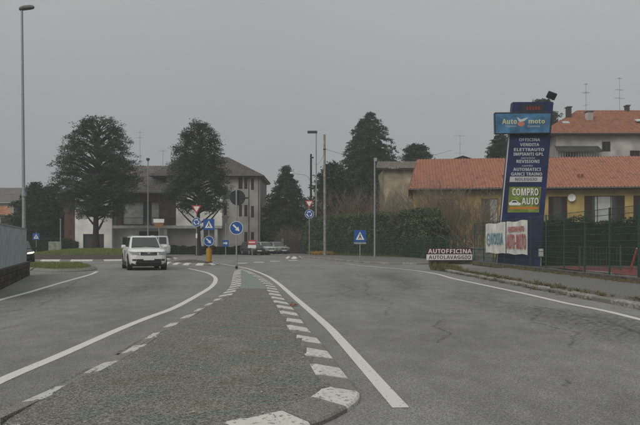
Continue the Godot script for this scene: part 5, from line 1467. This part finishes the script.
# ------------------------------------------------------------------ signs and lamps
func build_signs():
	var base := Vector3.ZERO
	# keep-right disc on the nose of the long island, dark mirror back above it
	var d := 34.3
	base = Vector3(X(236.5, d), 0.1, -d)
	var t := post("keep_right_sign", "tall pole with blue keep right disc and dark round mirror back above", base, Y(190, d) - 0.1, 0.04)
	keep_right(t, Vector3(0, Y(228, d) - 0.1, 0.045), 0.33)
	var mb := plate(t, circle(0.36), Vector3(0.04, Y(197.5, d) - 0.1, -0.12), M.dark_metal, "mirror_back", -0.06, 0.03)
	obj(ring_mesh(0.33, 0.38, at_xf(Vector3(0.04, Y(197.5, d) - 0.1, -0.12)), -0.05, 0.045), "rim", M.dark_metal, mb)
	boxp(t, "bracket", M.dark_metal, Vector3(0.3, Y(197.5, d) - 0.16, -0.1), Vector3(0.56, Y(197.5, d) - 0.08, -0.04), 0.01)
	tubep(t, "base", M.black, [Vector3(0, 0, 0), Vector3(0, 0.12, 0)], [0.07, 0.06], 10)
	# crossing square over keep-right disc on the yellow bollard
	d = 43.0
	base = Vector3(X(209, d), 0.12, -d)
	t = post("crossing_sign", "blue crossing square over keep right disc on a yellow bollard", base, Y(219, d) - 0.12, 0.035)
	crossing_square(t, Vector3(0, Y(224.5, d) - 0.12, 0.05), 0.68)
	keep_right(t, Vector3(0, Y(241, d) - 0.12, 0.05), 0.31)
	var ym := mat(lin(0.50, 0.26, 0.03), 0.5, "fine", 0.9)
	tubep(t, "bollard", ym, [Vector3(0, 0.0, 0), Vector3(0, 0.06, 0), Vector3(0, 0.3, 0), Vector3(0, 0.82, 0), Vector3(0, 0.92, 0)], [0.11, 0.14, 0.17, 0.18, 0.12], 14)
	tubep(t, "base", M.black, [Vector3(0, -0.02, 0), Vector3(0, 0.08, 0)], [0.24, 0.2], 14)
	# give way + roundabout disc
	d = 60.0
	base = Vector3(X(196.6, d), 0, -d)
	t = post("give_way_sign", "red give way triangle over blue roundabout disc in front of the forked cedar", base, Y(204, d), 0.035)
	give_way(t, Vector3(0, Y(208.3, d), 0.04), 0.85)
	turn_circle(t, Vector3(0, Y(222, d), 0.04), 0.40)
	boxp(t, "white_tag", M.sign_white, Vector3(-0.07, Y(238, d), 0.03), Vector3(0.07, Y(233.5, d), 0.05))
	d = 62.0
	base = Vector3(X(225.6, d), 0, -d)
	t = post("sign_back", "dark back of a triangular sign over a small blue plate", base, Y(215, d), 0.035)
	plate(t, tri_poly(0.72), Vector3(0, Y(218.6, d), 0.03), M.sign_back)
	var bp := boxp(t, "direction_plate", M.sign_blue, Vector3(-0.28, Y(246.5, d), 0.03), Vector3(0.28, Y(240, d), 0.05))
	plate(bp, arrow_poly(0.4, 0.1), Vector3(0, Y(243.2, d), 0.05), M.sign_white, "arrow", 0.0, 0.006)
	# red and white plate at the side street
	d = 72.0
	base = Vector3(X(252, d), 0, -d)
	t = post("no_entry_sign", "red no entry plate with white bar above a white plate", base, Y(239.5, d), 0.035)
	bp = boxp(t, "sign_plate", M.sign_red, Vector3(-0.42, Y(244.6, d), 0.03), Vector3(0.42, Y(240, d), 0.05))
	boxp(bp, "white_bar", M.sign_white, Vector3(-0.32, Y(242.9, d), 0.05), Vector3(0.32, Y(241.7, d), 0.058))
	boxp(t, "lower_plate", M.sign_white, Vector3(-0.42, Y(248, d), 0.03), Vector3(0.42, Y(245, d), 0.05))
	# crossing square before the hedge
	d = 50.0
	base = Vector3(X(360, d), 0.1, -d)
	t = post("crossing_sign", "blue crossing square on a short pole before the long hedge", base, Y(230, d) - 0.1, 0.035)
	crossing_square(t, Vector3(0, Y(236, d) - 0.1, 0.04), 0.86)
	boxp(t, "lower_strip", M.galv, Vector3(-0.43, Y(244, d) - 0.1, 0.03), Vector3(0.43, Y(242.3, d) - 0.1, 0.05))
	# give way + roundabout disc by the dark pole
	d = 66.0
	base = Vector3(X(309.3, d), 0, -d)
	t = post("give_way_sign", "red give way triangle over blue roundabout disc beside the dark wooden pole", base, Y(200, d), 0.035)
	give_way(t, Vector3(0, Y(203.2, d), 0.04), 0.85)
	turn_circle(t, Vector3(0, Y(214, d), 0.04), 0.42)
	# faint blue square by the evergreens
	d = 75.0
	base = Vector3(X(36.3, d), 0, -d)
	t = post("crossing_sign", "small blue crossing square before the dark evergreens", base, Y(232, d), 0.03)
	crossing_square(t, Vector3(0, Y(236.5, d), 0.04), 0.72)
	# shop sign behind the white car
	d = 75.0
	base = Vector3(X(159, d), 0, -d)
	t = post("shop_sign", "white board over an orange brown half disc on a pole", base, Y(219, d), 0.05, null, "", "shop sign")
	boxp(t, "board", M.sign_white, Vector3(-0.58, Y(222.8, d), 0.04), Vector3(0.58, Y(219, d), 0.14), 0.01)
	var hp := PackedVector2Array()
	for k in 17: hp.append(Vector2(cos(PI + PI * k / 16.0), sin(PI + PI * k / 16.0)) * 0.5 + Vector2(0, Y(223.2, d)))
	plate(t, hp, Vector3(0, 0, 0.06), mat(lin(0.20, 0.10, 0.035), 0.6), "half_disc", 0.0, 0.05)
	# lamp posts
	d = 30.0
	base = Vector3(X(24, d), 0, -d)
	var lp := thing("street_lamp", "tall grey tapering street lamp at the end of the corrugated fence", "street lamp", base)
	var H := Y(10, d)
	tubep(lp, "pole", M.galv, [Vector3(0, 0, 0), Vector3(0, 1.6, 0), Vector3(-0.01, 3.0, 0), Vector3(-0.09, H, 0)], [0.10, 0.085, 0.07, 0.045], 12)
	tubep(lp, "collar", M.galv, [Vector3(0, 3.35, 0), Vector3(0, 3.55, 0)], [0.105, 0.105], 10)
	var hb := MB.new()
	var hx := Transform3D(Basis(Vector3.BACK, 0.10), Vector3(-0.09, H + 0.05, 0))
	hb.tube([hx * Vector3(-0.12, 0, 0), hx * Vector3(-0.08, 0, 0), hx * Vector3(0.1, 0.03, 0), hx * Vector3(0.38, 0.03, 0), hx * Vector3(0.5, 0.02, 0), hx * Vector3(0.54, 0.02, 0)], [0.04, 0.08, 0.105, 0.10, 0.07, 0.02], 10)
	obj(hb, "lamp_head", mat(lin(0.12, 0.125, 0.13), 0.5, "fine", 0.8), lp)
	d = 80.0
	base = Vector3(X(148, d), 0, -d)
	lp = thing("street_lamp", "thin lamp pole with a dark mushroom head before the white house", "street lamp", base)
	tubep(lp, "pole", M.galv, [Vector3.ZERO, Vector3(0, Y(160, d), 0)], [0.09, 0.06], 8)
	tubep(lp, "lamp_head", M.dark_metal, [Vector3(0, Y(161, d), 0), Vector3(0, Y(159.8, d), 0), Vector3(0, Y(158.6, d), 0), Vector3(0, Y(158, d), 0)], [0.08, 0.2, 0.22, 0.06], 12)
	d = 78.0
	base = Vector3(X(316.2, d), 0, -d)
	lp = thing("street_lamp", "grey street lamp with a flat head between two poles", "street lamp", base)
	tubep(lp, "pole", M.galv, [Vector3.ZERO, Vector3(0, Y(131.5, d), 0)], [0.10, 0.055], 8)
	boxp(lp, "lamp_head", M.dark_metal, Vector3(X(307.5, d) - base.x, Y(133.3, d), -0.14), Vector3(0.12, Y(130.8, d), 0.14), 0.05)
	d = 82.0
	base = Vector3(X(311, d), 0, -d)
	var up := thing("utility_pole", "dark wooden utility pole with a curved bracket and a pale lamp", "utility pole", base)
	tubep(up, "pole", M.bark, [Vector3.ZERO, Vector3(0, Y(154, d), 0)], [0.16, 0.11], 8)
	var br := []
	for q in [[310.8, 182], [308, 177], [305, 175], [301, 174.5], [294, 173.5]]: br.append(W(q[0], q[1], d) - base)
	tubep(up, "bracket", M.galv, br, [0.03, 0.03, 0.03, 0.03, 0.03], 6)
	boxp(up, "lamp_head", M.sign_white, W(290, 174, d) - base - Vector3(0, 0, 0.12), W(293.5, 172, d) - base + Vector3(0, 0, 0.12), 0.04)
	boxp(up, "insulator", M.dark_metal, Vector3(-0.05, Y(158.5, d), 0.1), Vector3(0.32, Y(157, d), 0.2), 0.02)
	d = 72.0
	base = Vector3(X(325, d), 0, -d)
	up = thing("utility_pole", "pale concrete utility pole rising behind the long hedge", "utility pole", base)
	tubep(up, "pole", mat(lin(0.30, 0.30, 0.29), 0.9, "blotch", 0.6), [Vector3.ZERO, Vector3(-0.06, Y(134.5, d), 0)], [0.16, 0.11], 10)
	boxp(up, "insulator", M.dark_metal, Vector3(-0.2, Y(150, d), 0.08), Vector3(0.1, Y(148.8, d), 0.16), 0.02)
	d = 61.0
	base = Vector3(X(374.7, d), 0, -d)
	up = thing("utility_pole", "slim pale pole with a small top bracket before the hedge", "utility pole", base)
	tubep(up, "pole", M.galv, [Vector3.ZERO, Vector3(0, Y(158, d), 0)], [0.085, 0.06], 8)
	boxp(up, "bracket", M.galv, Vector3(-0.08, Y(161.5, d), -0.08), Vector3(0.2, Y(158, d), 0.08), 0.02)
	d = 72.0
	base = Vector3(X(60.5, d), 0, -d)
	up = thing("utility_pole", "thin grey pole beside the pale utility cabinet", "utility pole", base)
	tubep(up, "pole", M.galv, [Vector3.ZERO, Vector3(0, Y(219, d), 0)], [0.06, 0.05], 8)
	boxp(up, "cap", M.galv, Vector3(-0.08, Y(219.6, d), -0.08), Vector3(0.08, Y(218.8, d), 0.08), 0.02)
	# overhead cables between the poles
	for q in [[W(311, 158, 82), W(325, 150, 72), "drooping black cable from the dark wooden pole to the concrete pole"], [W(325, 149, 72), W(452, 150, 75), "long thin black cable leaving the concrete pole over the shrubs"]]:
		var pts := []; var rad := []
		for k in 13:
			var s := k / 12.0
			pts.append(q[0].lerp(q[1], s) + Vector3(0, -1.1 * 4.0 * s * (1 - s), 0)); rad.append(0.012)
		var cb := MB.new()
		cb.tube(pts, rad, 4)
		tag(obj(cb, "overhead_cable", M.black), q[2], "cable")

# ------------------------------------------------------------------ pylon, trade boards, banners
func build_pylon():
	var d := 40.0
	var blue := mat(lin(0.015, 0.027, 0.105), 0.45, "blotch", 0.25)
	var pale := mat(lin(0.40, 0.41, 0.42), 0.6)
	var t := thing("pylon_sign", "tall slanted dark blue pylon sign listing car services in white letters", "pylon sign", Vector3(0, 0, -d))
	var top := Y(102, d)
	var lx := func(py: float) -> float: return X(lerpf(513, 497, (py - 102.0) / 164.0), d)
	var rx := func(py: float) -> float: return X(lerpf(553.5, 540, (py - 102.0) / 164.0), d)
	var b := MB.new()
	b.extrude(PackedVector2Array([Vector2(lx.call(266), 0), Vector2(rx.call(266), 0), Vector2(rx.call(102), top), Vector2(lx.call(102), top)]), Transform3D(), -0.5, 0.0)
	obj(b, "panel", blue, t)
	b = MB.new()
	b.extrude(PackedVector2Array([Vector2(lx.call(266) - 0.055, 0), Vector2(lx.call(266) - 0.002, 0), Vector2(lx.call(134) - 0.002, Y(134, d)), Vector2(lx.call(134) - 0.055, Y(134, d))]), Transform3D(), -0.05, 0.01)
	obj(b, "edge_trim", pale, t)
	# light box across the top
	var lbm := mat(lin(0.075, 0.215, 0.39), 0.35, "blotch", 0.4)
	b = MB.new()
	var c0 := W(493.3, 114, d); var c1 := W(549.6, 113.6, d); var c2 := W(548, 133.8, d); var c3 := W(493.8, 134.6, d)
	b.extrude(PackedVector2Array([Vector2(c3.x, c3.y), Vector2(c2.x, c2.y), Vector2(c1.x, c1.y), Vector2(c0.x, c0.y)]), Transform3D(), 0.003, 0.32)
	var lb := obj(b, "light_box", lbm, t)
	var fr := MB.new()
	for q in [[c0, c1], [c3, c2], [c0, c3], [c1, c2]]: fr.tube([Vector3(q[0].x, q[0].y, 0.32), Vector3(q[1].x, q[1].y, 0.32)], [0.035, 0.035], 4)
	obj(fr, "frame", M.dark_metal, lb)
	var ink := mat(lin(0.42, 0.45, 0.46), 0.6)
	var yel := mat(lin(0.46, 0.47, 0.26), 0.6)
	var P := func(px: float, py: float, z: float) -> Vector3: return Vector3(X(px, d), Y(py, d), z)
	lettering(lb, "Auto", yel, P.call(508, 122.5, 0.326), 14.5 * d / F, 5.0 * d / F)
	lettering(lb, "moto", yel, P.call(535, 122.3, 0.326), 16 * d / F, 4.2 * d / F)
	lettering(lb, "Vigano", ink, P.call(509, 127.3, 0.326), 10.5 * d / F, 2.4 * d / F, Basis(), false)
	lettering(lb, "Gomme", ink, P.call(532, 127.1, 0.326), 12.5 * d / F, 2.2 * d / F, Basis(), false)
	var bird := MB.new()
	bird.extrude(circle(0.17, 16), Transform3D(Basis.from_scale(Vector3(1.2, 0.85, 1)), P.call(519.5, 124.8, 0)), 0.32, 0.332)
	obj(bird, "emblem", mat(lin(0.40, 0.16, 0.11), 0.6), lb)
	bird = MB.new()
	bird.extrude(PackedVector2Array([Vector2(-0.05, 0.05), Vector2(0.2, 0.12), Vector2(0.42, 0.32), Vector2(0.2, 0.27), Vector2(0.0, 0.2), Vector2(-0.25, 0.34), Vector2(-0.15, 0.12)]), Transform3D(Basis(), P.call(519.5, 124.0, 0)), 0.32, 0.338)
	obj(bird, "emblem_wing", ink, lb)
	# dark display with faint red lettering at the head
	boxp(t, "display", M.black, Vector3(X(522, d), Y(112, d), 0.003), Vector3(X(544, d), Y(104.5, d), 0.03), 0.01)
	var rm := mat(lin(0.16, 0.02, 0.015), 0.5)
	for k in 5: boxp(t, "display_segment", rm, Vector3(X(526 + k * 3.0, d), Y(110, d), 0.03), Vector3(X(528 + k * 3.0, d), Y(106.5, d), 0.036))
	for q in [["OFFICINA", 529.6, 139.7, 21.0, 3.0, true], ["VENDITA", 529.6, 144.6, 19.0, 3.0, true], ["ELETTRAUTO", 529.0, 149.6, 30.0, 3.0, true], ["IMPIANTI GPL", 528.4, 154.1, 30.0, 3.0, true], ["servizio", 528, 157.9, 14.0, 2.0, false], ["REVISIONI", 528, 161.4, 23.0, 3.1, true], ["cambi", 527.2, 165.6, 10.5, 2.0, false], ["AUTOMATICI", 527, 169.4, 27.5, 3.1, true], ["GANCI TRAINO", 526.6, 174.0, 31.0, 3.1, true]]:
		lettering(t, q[0], ink, P.call(q[1], q[2], 0.006), q[3] * d / F, q[4] * d / F, Basis(), q[5])
	var strip := plate(t, PackedVector2Array([Vector2(X(509.4, d), Y(182, d)), Vector2(X(541.6, d), Y(182, d)), Vector2(X(542.2, d), Y(176.6, d)), Vector2(X(510, d), Y(176.6, d))]), Vector3.ZERO, pale, "white_strip", 0.003, 0.02)
	lettering(strip, "NOLEGGIO", mat(lin(0.06, 0.07, 0.12), 0.6), P.call(526, 179.3, 0.024), 22.0 * d / F, 2.9 * d / F)
	var green := mat(lin(0.22, 0.30, 0.06), 0.55, "blotch", 0.6)
	var gp := plate(t, PackedVector2Array([Vector2(X(507.3, d), Y(212.5, d)), Vector2(X(538.8, d), Y(212.5, d)), Vector2(X(541.2, d), Y(187, d)), Vector2(X(509.2, d), Y(187, d))]), Vector3.ZERO, green, "poster", 0.003, 0.02)
	lettering(gp, "COMPRO", M.black, P.call(525.6, 192.4, 0.022), 27.2 * d / F, 8.0 * d / F)
	lettering(gp, "COMPRO", M.sign_white, P.call(525.2, 192.0, 0.03), 26.0 * d / F, 7.2 * d / F)
	lettering(gp, "AUTO", M.black, P.call(530.4, 201.6, 0.022), 17.8 * d / F, 7.4 * d / F)
	lettering(gp, "AUTO", M.sign_white, P.call(530.0, 201.2, 0.03), 16.8 * d / F, 6.7 * d / F)
	var cs := MB.new()
	cs.extrude(PackedVector2Array([Vector2(-0.34, -0.12), Vector2(0.30, -0.12), Vector2(0.34, 0.0), Vector2(0.2, 0.04), Vector2(0.08, 0.16), Vector2(-0.16, 0.17), Vector2(-0.26, 0.06), Vector2(-0.36, 0.03)]), at_xf(P.call(515, 203.2, 0)), 0.02, 0.03)
	obj(cs, "printed_car", M.sign_white, gp)
	cs = MB.new()
	cs.extrude(PackedVector2Array([Vector2(-0.2, 0.04), Vector2(0.14, 0.04), Vector2(0.05, 0.13), Vector2(-0.13, 0.13)]), at_xf(P.call(515, 203.2, 0)), 0.03, 0.034)
	obj(cs, "printed_car_window", M.black, gp)
	boxp(gp, "orange_band", mat(lin(0.42, 0.16, 0.03), 0.6), Vector3(X(509.5, d), Y(209.2, d), 0.02), Vector3(X(538, d), Y(206.8, d), 0.026))
	var fl := thing("floodlight", "black floodlight tilted on top of the slanted pylon", "floodlight", P.call(549.5, 102, -0.25) + Vector3(0, 0, -d))
	tubep(fl, "stem", M.dark_metal, [Vector3(0, -0.05, 0), Vector3(0.06, 0.3, 0)], [0.04, 0.04], 8)
	var fb := MB.new()
	fb.xbox(Transform3D(Basis(Vector3.BACK, -0.35) * Basis(Vector3.RIGHT, 0.5), Vector3(0.2, 0.42, 0)), Vector3(0.52, 0.40, 0.16), 0.03)
	obj(fb, "housing", M.black, fl)
	# low trade board at the pavement
	d = 44.0
	var o := thing("trade_board", "low double board reading AUTOFFICINA and AUTOLAVAGGIO beside the weeds", "sign board", Vector3(0, 0.1, -d))
	var yb := func(py: float) -> float: return Y(py, d) - 0.1
	var x0 := X(427, d); var x1 := X(472.5, d)
	boxp(o, "board", mat(lin(0.055, 0.022, 0.024), 0.6, "fine", 0.8), Vector3(x0 + 0.03, yb.call(254.2), -0.03), Vector3(x1, yb.call(248.0), 0.0), 0.006)
	boxp(o, "board", mat(lin(0.80, 0.78, 0.76), 0.6, "fine", 0.8), Vector3(x0 - 0.03, yb.call(260.0), -0.03), Vector3(x1 - 0.02, yb.call(254.4), 0.0), 0.006)
	lettering(o, "AUTOFFICINA", mat(lin(0.66, 0.55, 0.56), 0.6), Vector3((x0 + x1) * 0.5 + 0.01, yb.call(251.2), 0.004), 43.5 * d / F, 4.2 * d / F)
	lettering(o, "AUTOLAVAGGIO", mat(lin(0.05, 0.035, 0.04), 0.6), Vector3((x0 + x1) * 0.5, yb.call(257.2), 0.004), 42.0 * d / F, 3.6 * d / F)
	boxp(o, "plinth", mat(lin(0.035, 0.035, 0.035), 0.9, "blotch", 0.8), Vector3(x0 + 0.15, 0.0, -0.25), Vector3(x1 - 0.05, yb.call(260.2), 0.05), 0.02)
	for k in 3: boxp(o, "leg", M.dark_metal, Vector3(lerpf(x0 + 0.2, x1 - 0.2, k / 2.0) - 0.03, 0, -0.09), Vector3(lerpf(x0 + 0.2, x1 - 0.2, k / 2.0) + 0.03, yb.call(248.4), -0.035))
	# two banners on the mesh fence
	var cloth := mat(lin(0.78, 0.78, 0.73), 0.7, "wall", 0.35)
	var teal := mat(lin(0.22, 0.43, 0.52), 0.7, "chip", 0.8); var redi := mat(lin(0.60, 0.20, 0.19), 0.7, "chip", 0.8)
	var spans := [[39.9, 36.0], [35.85, 32.5]]
	for k in 2:
		var da: float = spans[k][0]; var db: float = spans[k][1]
		var A := Vector3(fence_x(da) - 0.09, 0, -da); var B := Vector3(fence_x(db) - 0.09, 0, -db)
		var e := (B - A).normalized()
		var bs := Basis(e, Vector3.UP, e.cross(Vector3.UP))
		var L := A.distance_to(B)
		var bn := thing("fence_banner", "weathered white banner with teal word and ring emblem on the fence" if k == 0 else "white banner with two rows of red capitals on the fence", "banner", A)
		bn.basis = bs
		var m := MB.new()
		var rows := []
		for j in 5:
			var row := []
			for i in 25:
				var s := i / 24.0
				row.append(Vector3(s * L, lerpf(0.80, 2.42, j / 4.0) + 0.025 * sin(s * 9.0 + k), 0.03 * sin(s * 14.0 + j) * sin(PI * s)))
			rows.append(row)
		grid_surface(m, rows)
		obj(m, "sheet", cloth, bn)
		if k == 0:
			obj(ring_mesh(0.27, 0.36, Transform3D(Basis(), Vector3(0.7, 1.55, 0)), 0.035, 0.045), "emblem", teal, bn)
			boxp(bn, "emblem_bar", teal, Vector3(0.52, 1.51, 0.035), Vector3(0.88, 1.59, 0.045))
			lettering(bn, "NOSSA", teal, Vector3(2.4, 1.58, 0.04), 2.3, 0.62)
		else:
			lettering(bn, "REVISIONE AUTO", redi, Vector3(L * 0.5, 2.03, 0.04), 2.5, 0.26)
			lettering(bn, "AUTO-MOTO", redi, Vector3(L * 0.5, 1.42, 0.04), 3.05, 0.72)

# ------------------------------------------------------------------ vehicles
func build_vehicles():
	var white := mat(lin(0.62, 0.63, 0.62), 0.35)
	white.clearcoat_enabled = true; white.clearcoat = 0.6; white.clearcoat_roughness = 0.12
	var d := 36.6
	car("white_suv", "white off-road car with black grille driving out of the roundabout", Vector3(X(143.5, d), 0, -d), deg_to_rad(20.5), {"paint": white, "rails": true, "H": 1.72, "belt": 1.10, "wheel": 0.36})
	var van := mat(lin(0.5, 0.5, 0.5), 0.4)
	car("white_van", "tall white van circling the roundabout behind the white off-road car", Vector3(X(146.5, 69), 0, -69), deg_to_rad(-60), {"paint": van, "H": 2.05, "belt": 1.2, "L": 4.4, "W": 1.8, "rake": 0.55, "rear_rake": 0.08})
	var dk := mat(lin(0.03, 0.032, 0.036), 0.3); var lit := mat(lin(0.8, 0.8, 0.75), 0.2)
	lit.emission_enabled = true; lit.emission = Color(1.0, 0.95, 0.8); lit.emission_energy_multiplier = 1.2
	car("dark_car", "dark car with lit headlight emerging behind the corrugated fence end", Vector3(X(19.0, 45), 0, -45), deg_to_rad(24), {"paint": dk, "H": 1.48, "belt": 0.95, "L": 4.2, "W": 1.72, "lamp": lit, "wheel": 0.31})
	var g1 := mat(lin(0.06, 0.065, 0.07), 0.35); var g2 := mat(lin(0.40, 0.41, 0.42), 0.35); var g3 := mat(lin(0.24, 0.25, 0.26), 0.35)
	var k := 0
	for q in [[252.5, 79.0, g1, "black parked car beside the no entry plate"], [264.5, 80.5, g2, "pale silver parked car between a black and a grey car"], [277.0, 82.0, g3, "grey parked car beside the slatted garden gate"]]:
		car("parked_car", q[3], Vector3(X(q[0], q[1]), 0, -q[1]), deg_to_rad(28), {"paint": q[2], "H": 1.48, "belt": 0.95, "L": 4.0, "W": 1.68, "wheel": 0.31}, "cars parked in the side street")
		k += 1

# ------------------------------------------------------------------ small things
func build_small():
	var c := thing("utility_cabinet", "pale green grey utility cabinet beside a thin pole", "cabinet", Vector3(X(55, 73), 0, -73))
	boxp(c, "body", mat(lin(0.26, 0.28, 0.23), 0.7, "blotch", 0.6), Vector3(-0.62, 0.1, -0.25), Vector3(0.62, Y(241.5, 73), 0.2), 0.02)
	boxp(c, "plinth", M.concrete, Vector3(-0.66, 0.0, -0.28), Vector3(0.66, 0.1, 0.24))
	boxp(c, "door", mat(lin(0.28, 0.30, 0.25), 0.7, "blotch", 0.6), Vector3(-0.58, 0.16, 0.2), Vector3(-0.01, Y(242.2, 73), 0.22)); boxp(c, "door", mat(lin(0.28, 0.30, 0.25), 0.7, "blotch", 0.6), Vector3(0.01, 0.16, 0.2), Vector3(0.58, Y(242.2, 73), 0.22))
	c = thing("meter_box", "small pale box on a post beside the foot of the pylon", "meter box", Vector3(X(541, 38.5), 0.03, -38.5))
	boxp(c, "body", M.panel_grey, Vector3(-0.12, 0.55, -0.08), Vector3(0.12, 1.0, 0.06), 0.015)
	boxp(c, "post", M.galv, Vector3(-0.03, 0.0, -0.05), Vector3(0.03, 0.55, 0.0))
	# weeds along kerb and wall
	rng.seed = 900
	var weed := tuft_mesh(12, 0.22, Color(0.06, 0.085, 0.03), Color(0.16, 0.15, 0.07), 901, 0.012)
	var dry := tuft_mesh(12, 0.2, Color(0.14, 0.095, 0.05), Color(0.24, 0.18, 0.10), 902, 0.008)
	var f := FastNoiseLite.new(); f.seed = 8; f.frequency = 0.5
	var sp := [[], []]
	for k in 2600:
		var dd := lerpf(8.0, 34.5, pow(rng.randf(), 0.8))
		var g := f.get_noise_1d(dd * 2.0)
		if rng.randf() > 0.28 + g * 1.3: continue
		var kx := 6.2 + (0.25 if dd < 16 else 0.0) - (dd - 24.9) * 0.028
		var p := Vector3(kx + 0.16 + absf(rng.randfn(0, 0.16)) - (0.22 if rng.randf() < 0.25 else 0.0), 0.09, -dd)
		if p.x < kx + 0.02: p.y = 0.0
		sp[0 if rng.randf() < 0.42 + g else 1].append(spot(p, rng.randf_range(0.2, 0.6) * (1.7 if rng.randf() < 0.06 else 1.0)))
	for k in 1500:       # foot of the low wall
		var dd := rng.randf_range(8.0, 43.0)
		if rng.randf() > 0.5 + f.get_noise_1d(dd * 2.0 + 90.0): continue
		sp[0 if rng.randf() < 0.4 else 1].append(spot(Vector3(fence_x(dd) - 0.12 - absf(rng.randfn(0, 0.14)), 0.09, -dd), rng.randf_range(0.25, 0.7)))
	for k in 260:        # clump where the kerb begins
		var a := rng.randf() * TAU; var r := sqrt(rng.randf())
		sp[0 if rng.randf() < 0.6 else 1].append(spot(Vector3(6.2 + cos(a) * r * 0.75, 0.09 if a < PI else 0.02, -(34.6 + sin(a) * r * 1.6)), rng.randf_range(0.4, 1.3) * (1.6 if rng.randf() < 0.1 else 1.0)))
	for k in 240:        # foot of the hedge fence
		var s := rng.randf()
		sp[0].append(spot(Vector3(lerpf(7.2, -0.8, s), 0.1, -lerpf(62.5, 77.5, s)), rng.randf_range(0.6, 1.4)))
	scatter("weeds", "green weeds along the pavement kerb and the low wall", "weeds", weed, M.grass, sp[0])
	scatter("weeds", "dry brown weeds along the pavement kerb and the low wall", "weeds", dry, M.grass, sp[1])
	sp = []
	var straw := tuft_mesh(14, 0.5, Color(0.26, 0.17, 0.05), Color(0.36, 0.26, 0.09), 903, 0.02)
	for k in 90: sp.append(spot(Vector3(X(rng.randf_range(312, 333), 74), 0.08, -74 - rng.randf_range(-1, 1)), rng.randf_range(0.5, 1.1)))
	scatter("grass", "dry straw coloured grass at the end of the hedge", "grass", straw, M.grass, sp)
	# brown fallen leaves in the gutter and on the island
	var lb := MB.new()
	lb.leaf(Vector3(0, 0.004, 0), Vector3(1, 0.15, 0).normalized(), Vector3(0, 0.1, 1).normalized(), 0.09, 0.03)
	sp = []
	for k in 60:
		var dd := rng.randf_range(10, 30)
		sp.append(spot(Vector3(6.1 - (dd - 24.9) * 0.028 - absf(rng.randfn(0, 0.15)), 0.006, -dd), rng.randf_range(0.6, 1.2)))
	for k in 26: 
		var q := G(292 + rng.randfn(0, 2.0), 306 + rng.randfn(0, 1.2))
		sp.append(spot(Vector3(q.x, 0.006, q.z), rng.randf_range(0.8, 1.4)))
	var lit := []
	for k in 5200:
		var dd := lerpf(7.0, 34.5, pow(rng.randf(), 0.7))
		if rng.randf() > 0.42 + f.get_noise_1d(dd * 1.3 + 40.0) * 1.1: continue
		var kx := 6.2 + (0.25 if dd < 16 else 0.0) - (dd - 24.9) * 0.028
		var on := rng.randf() < 0.6
		lit.append(spot(Vector3(kx + (0.1 + absf(rng.randfn(0, 0.2)) if on else -absf(rng.randfn(0, 0.09))), (0.118 if on else 0.008) + rng.randf() * 0.02, -dd), rng.randf_range(0.5, 1.2)))
	scatter("leaf_litter", "dark brown leaf litter lying along the pavement kerb", "leaves", lb.mesh(), mat(lin(0.075, 0.055, 0.035), 0.95), lit)
	scatter("fallen_leaves", "brown fallen leaves lying in the gutters", "leaves", lb.mesh(), mat(lin(0.22, 0.10, 0.045), 0.9), sp)
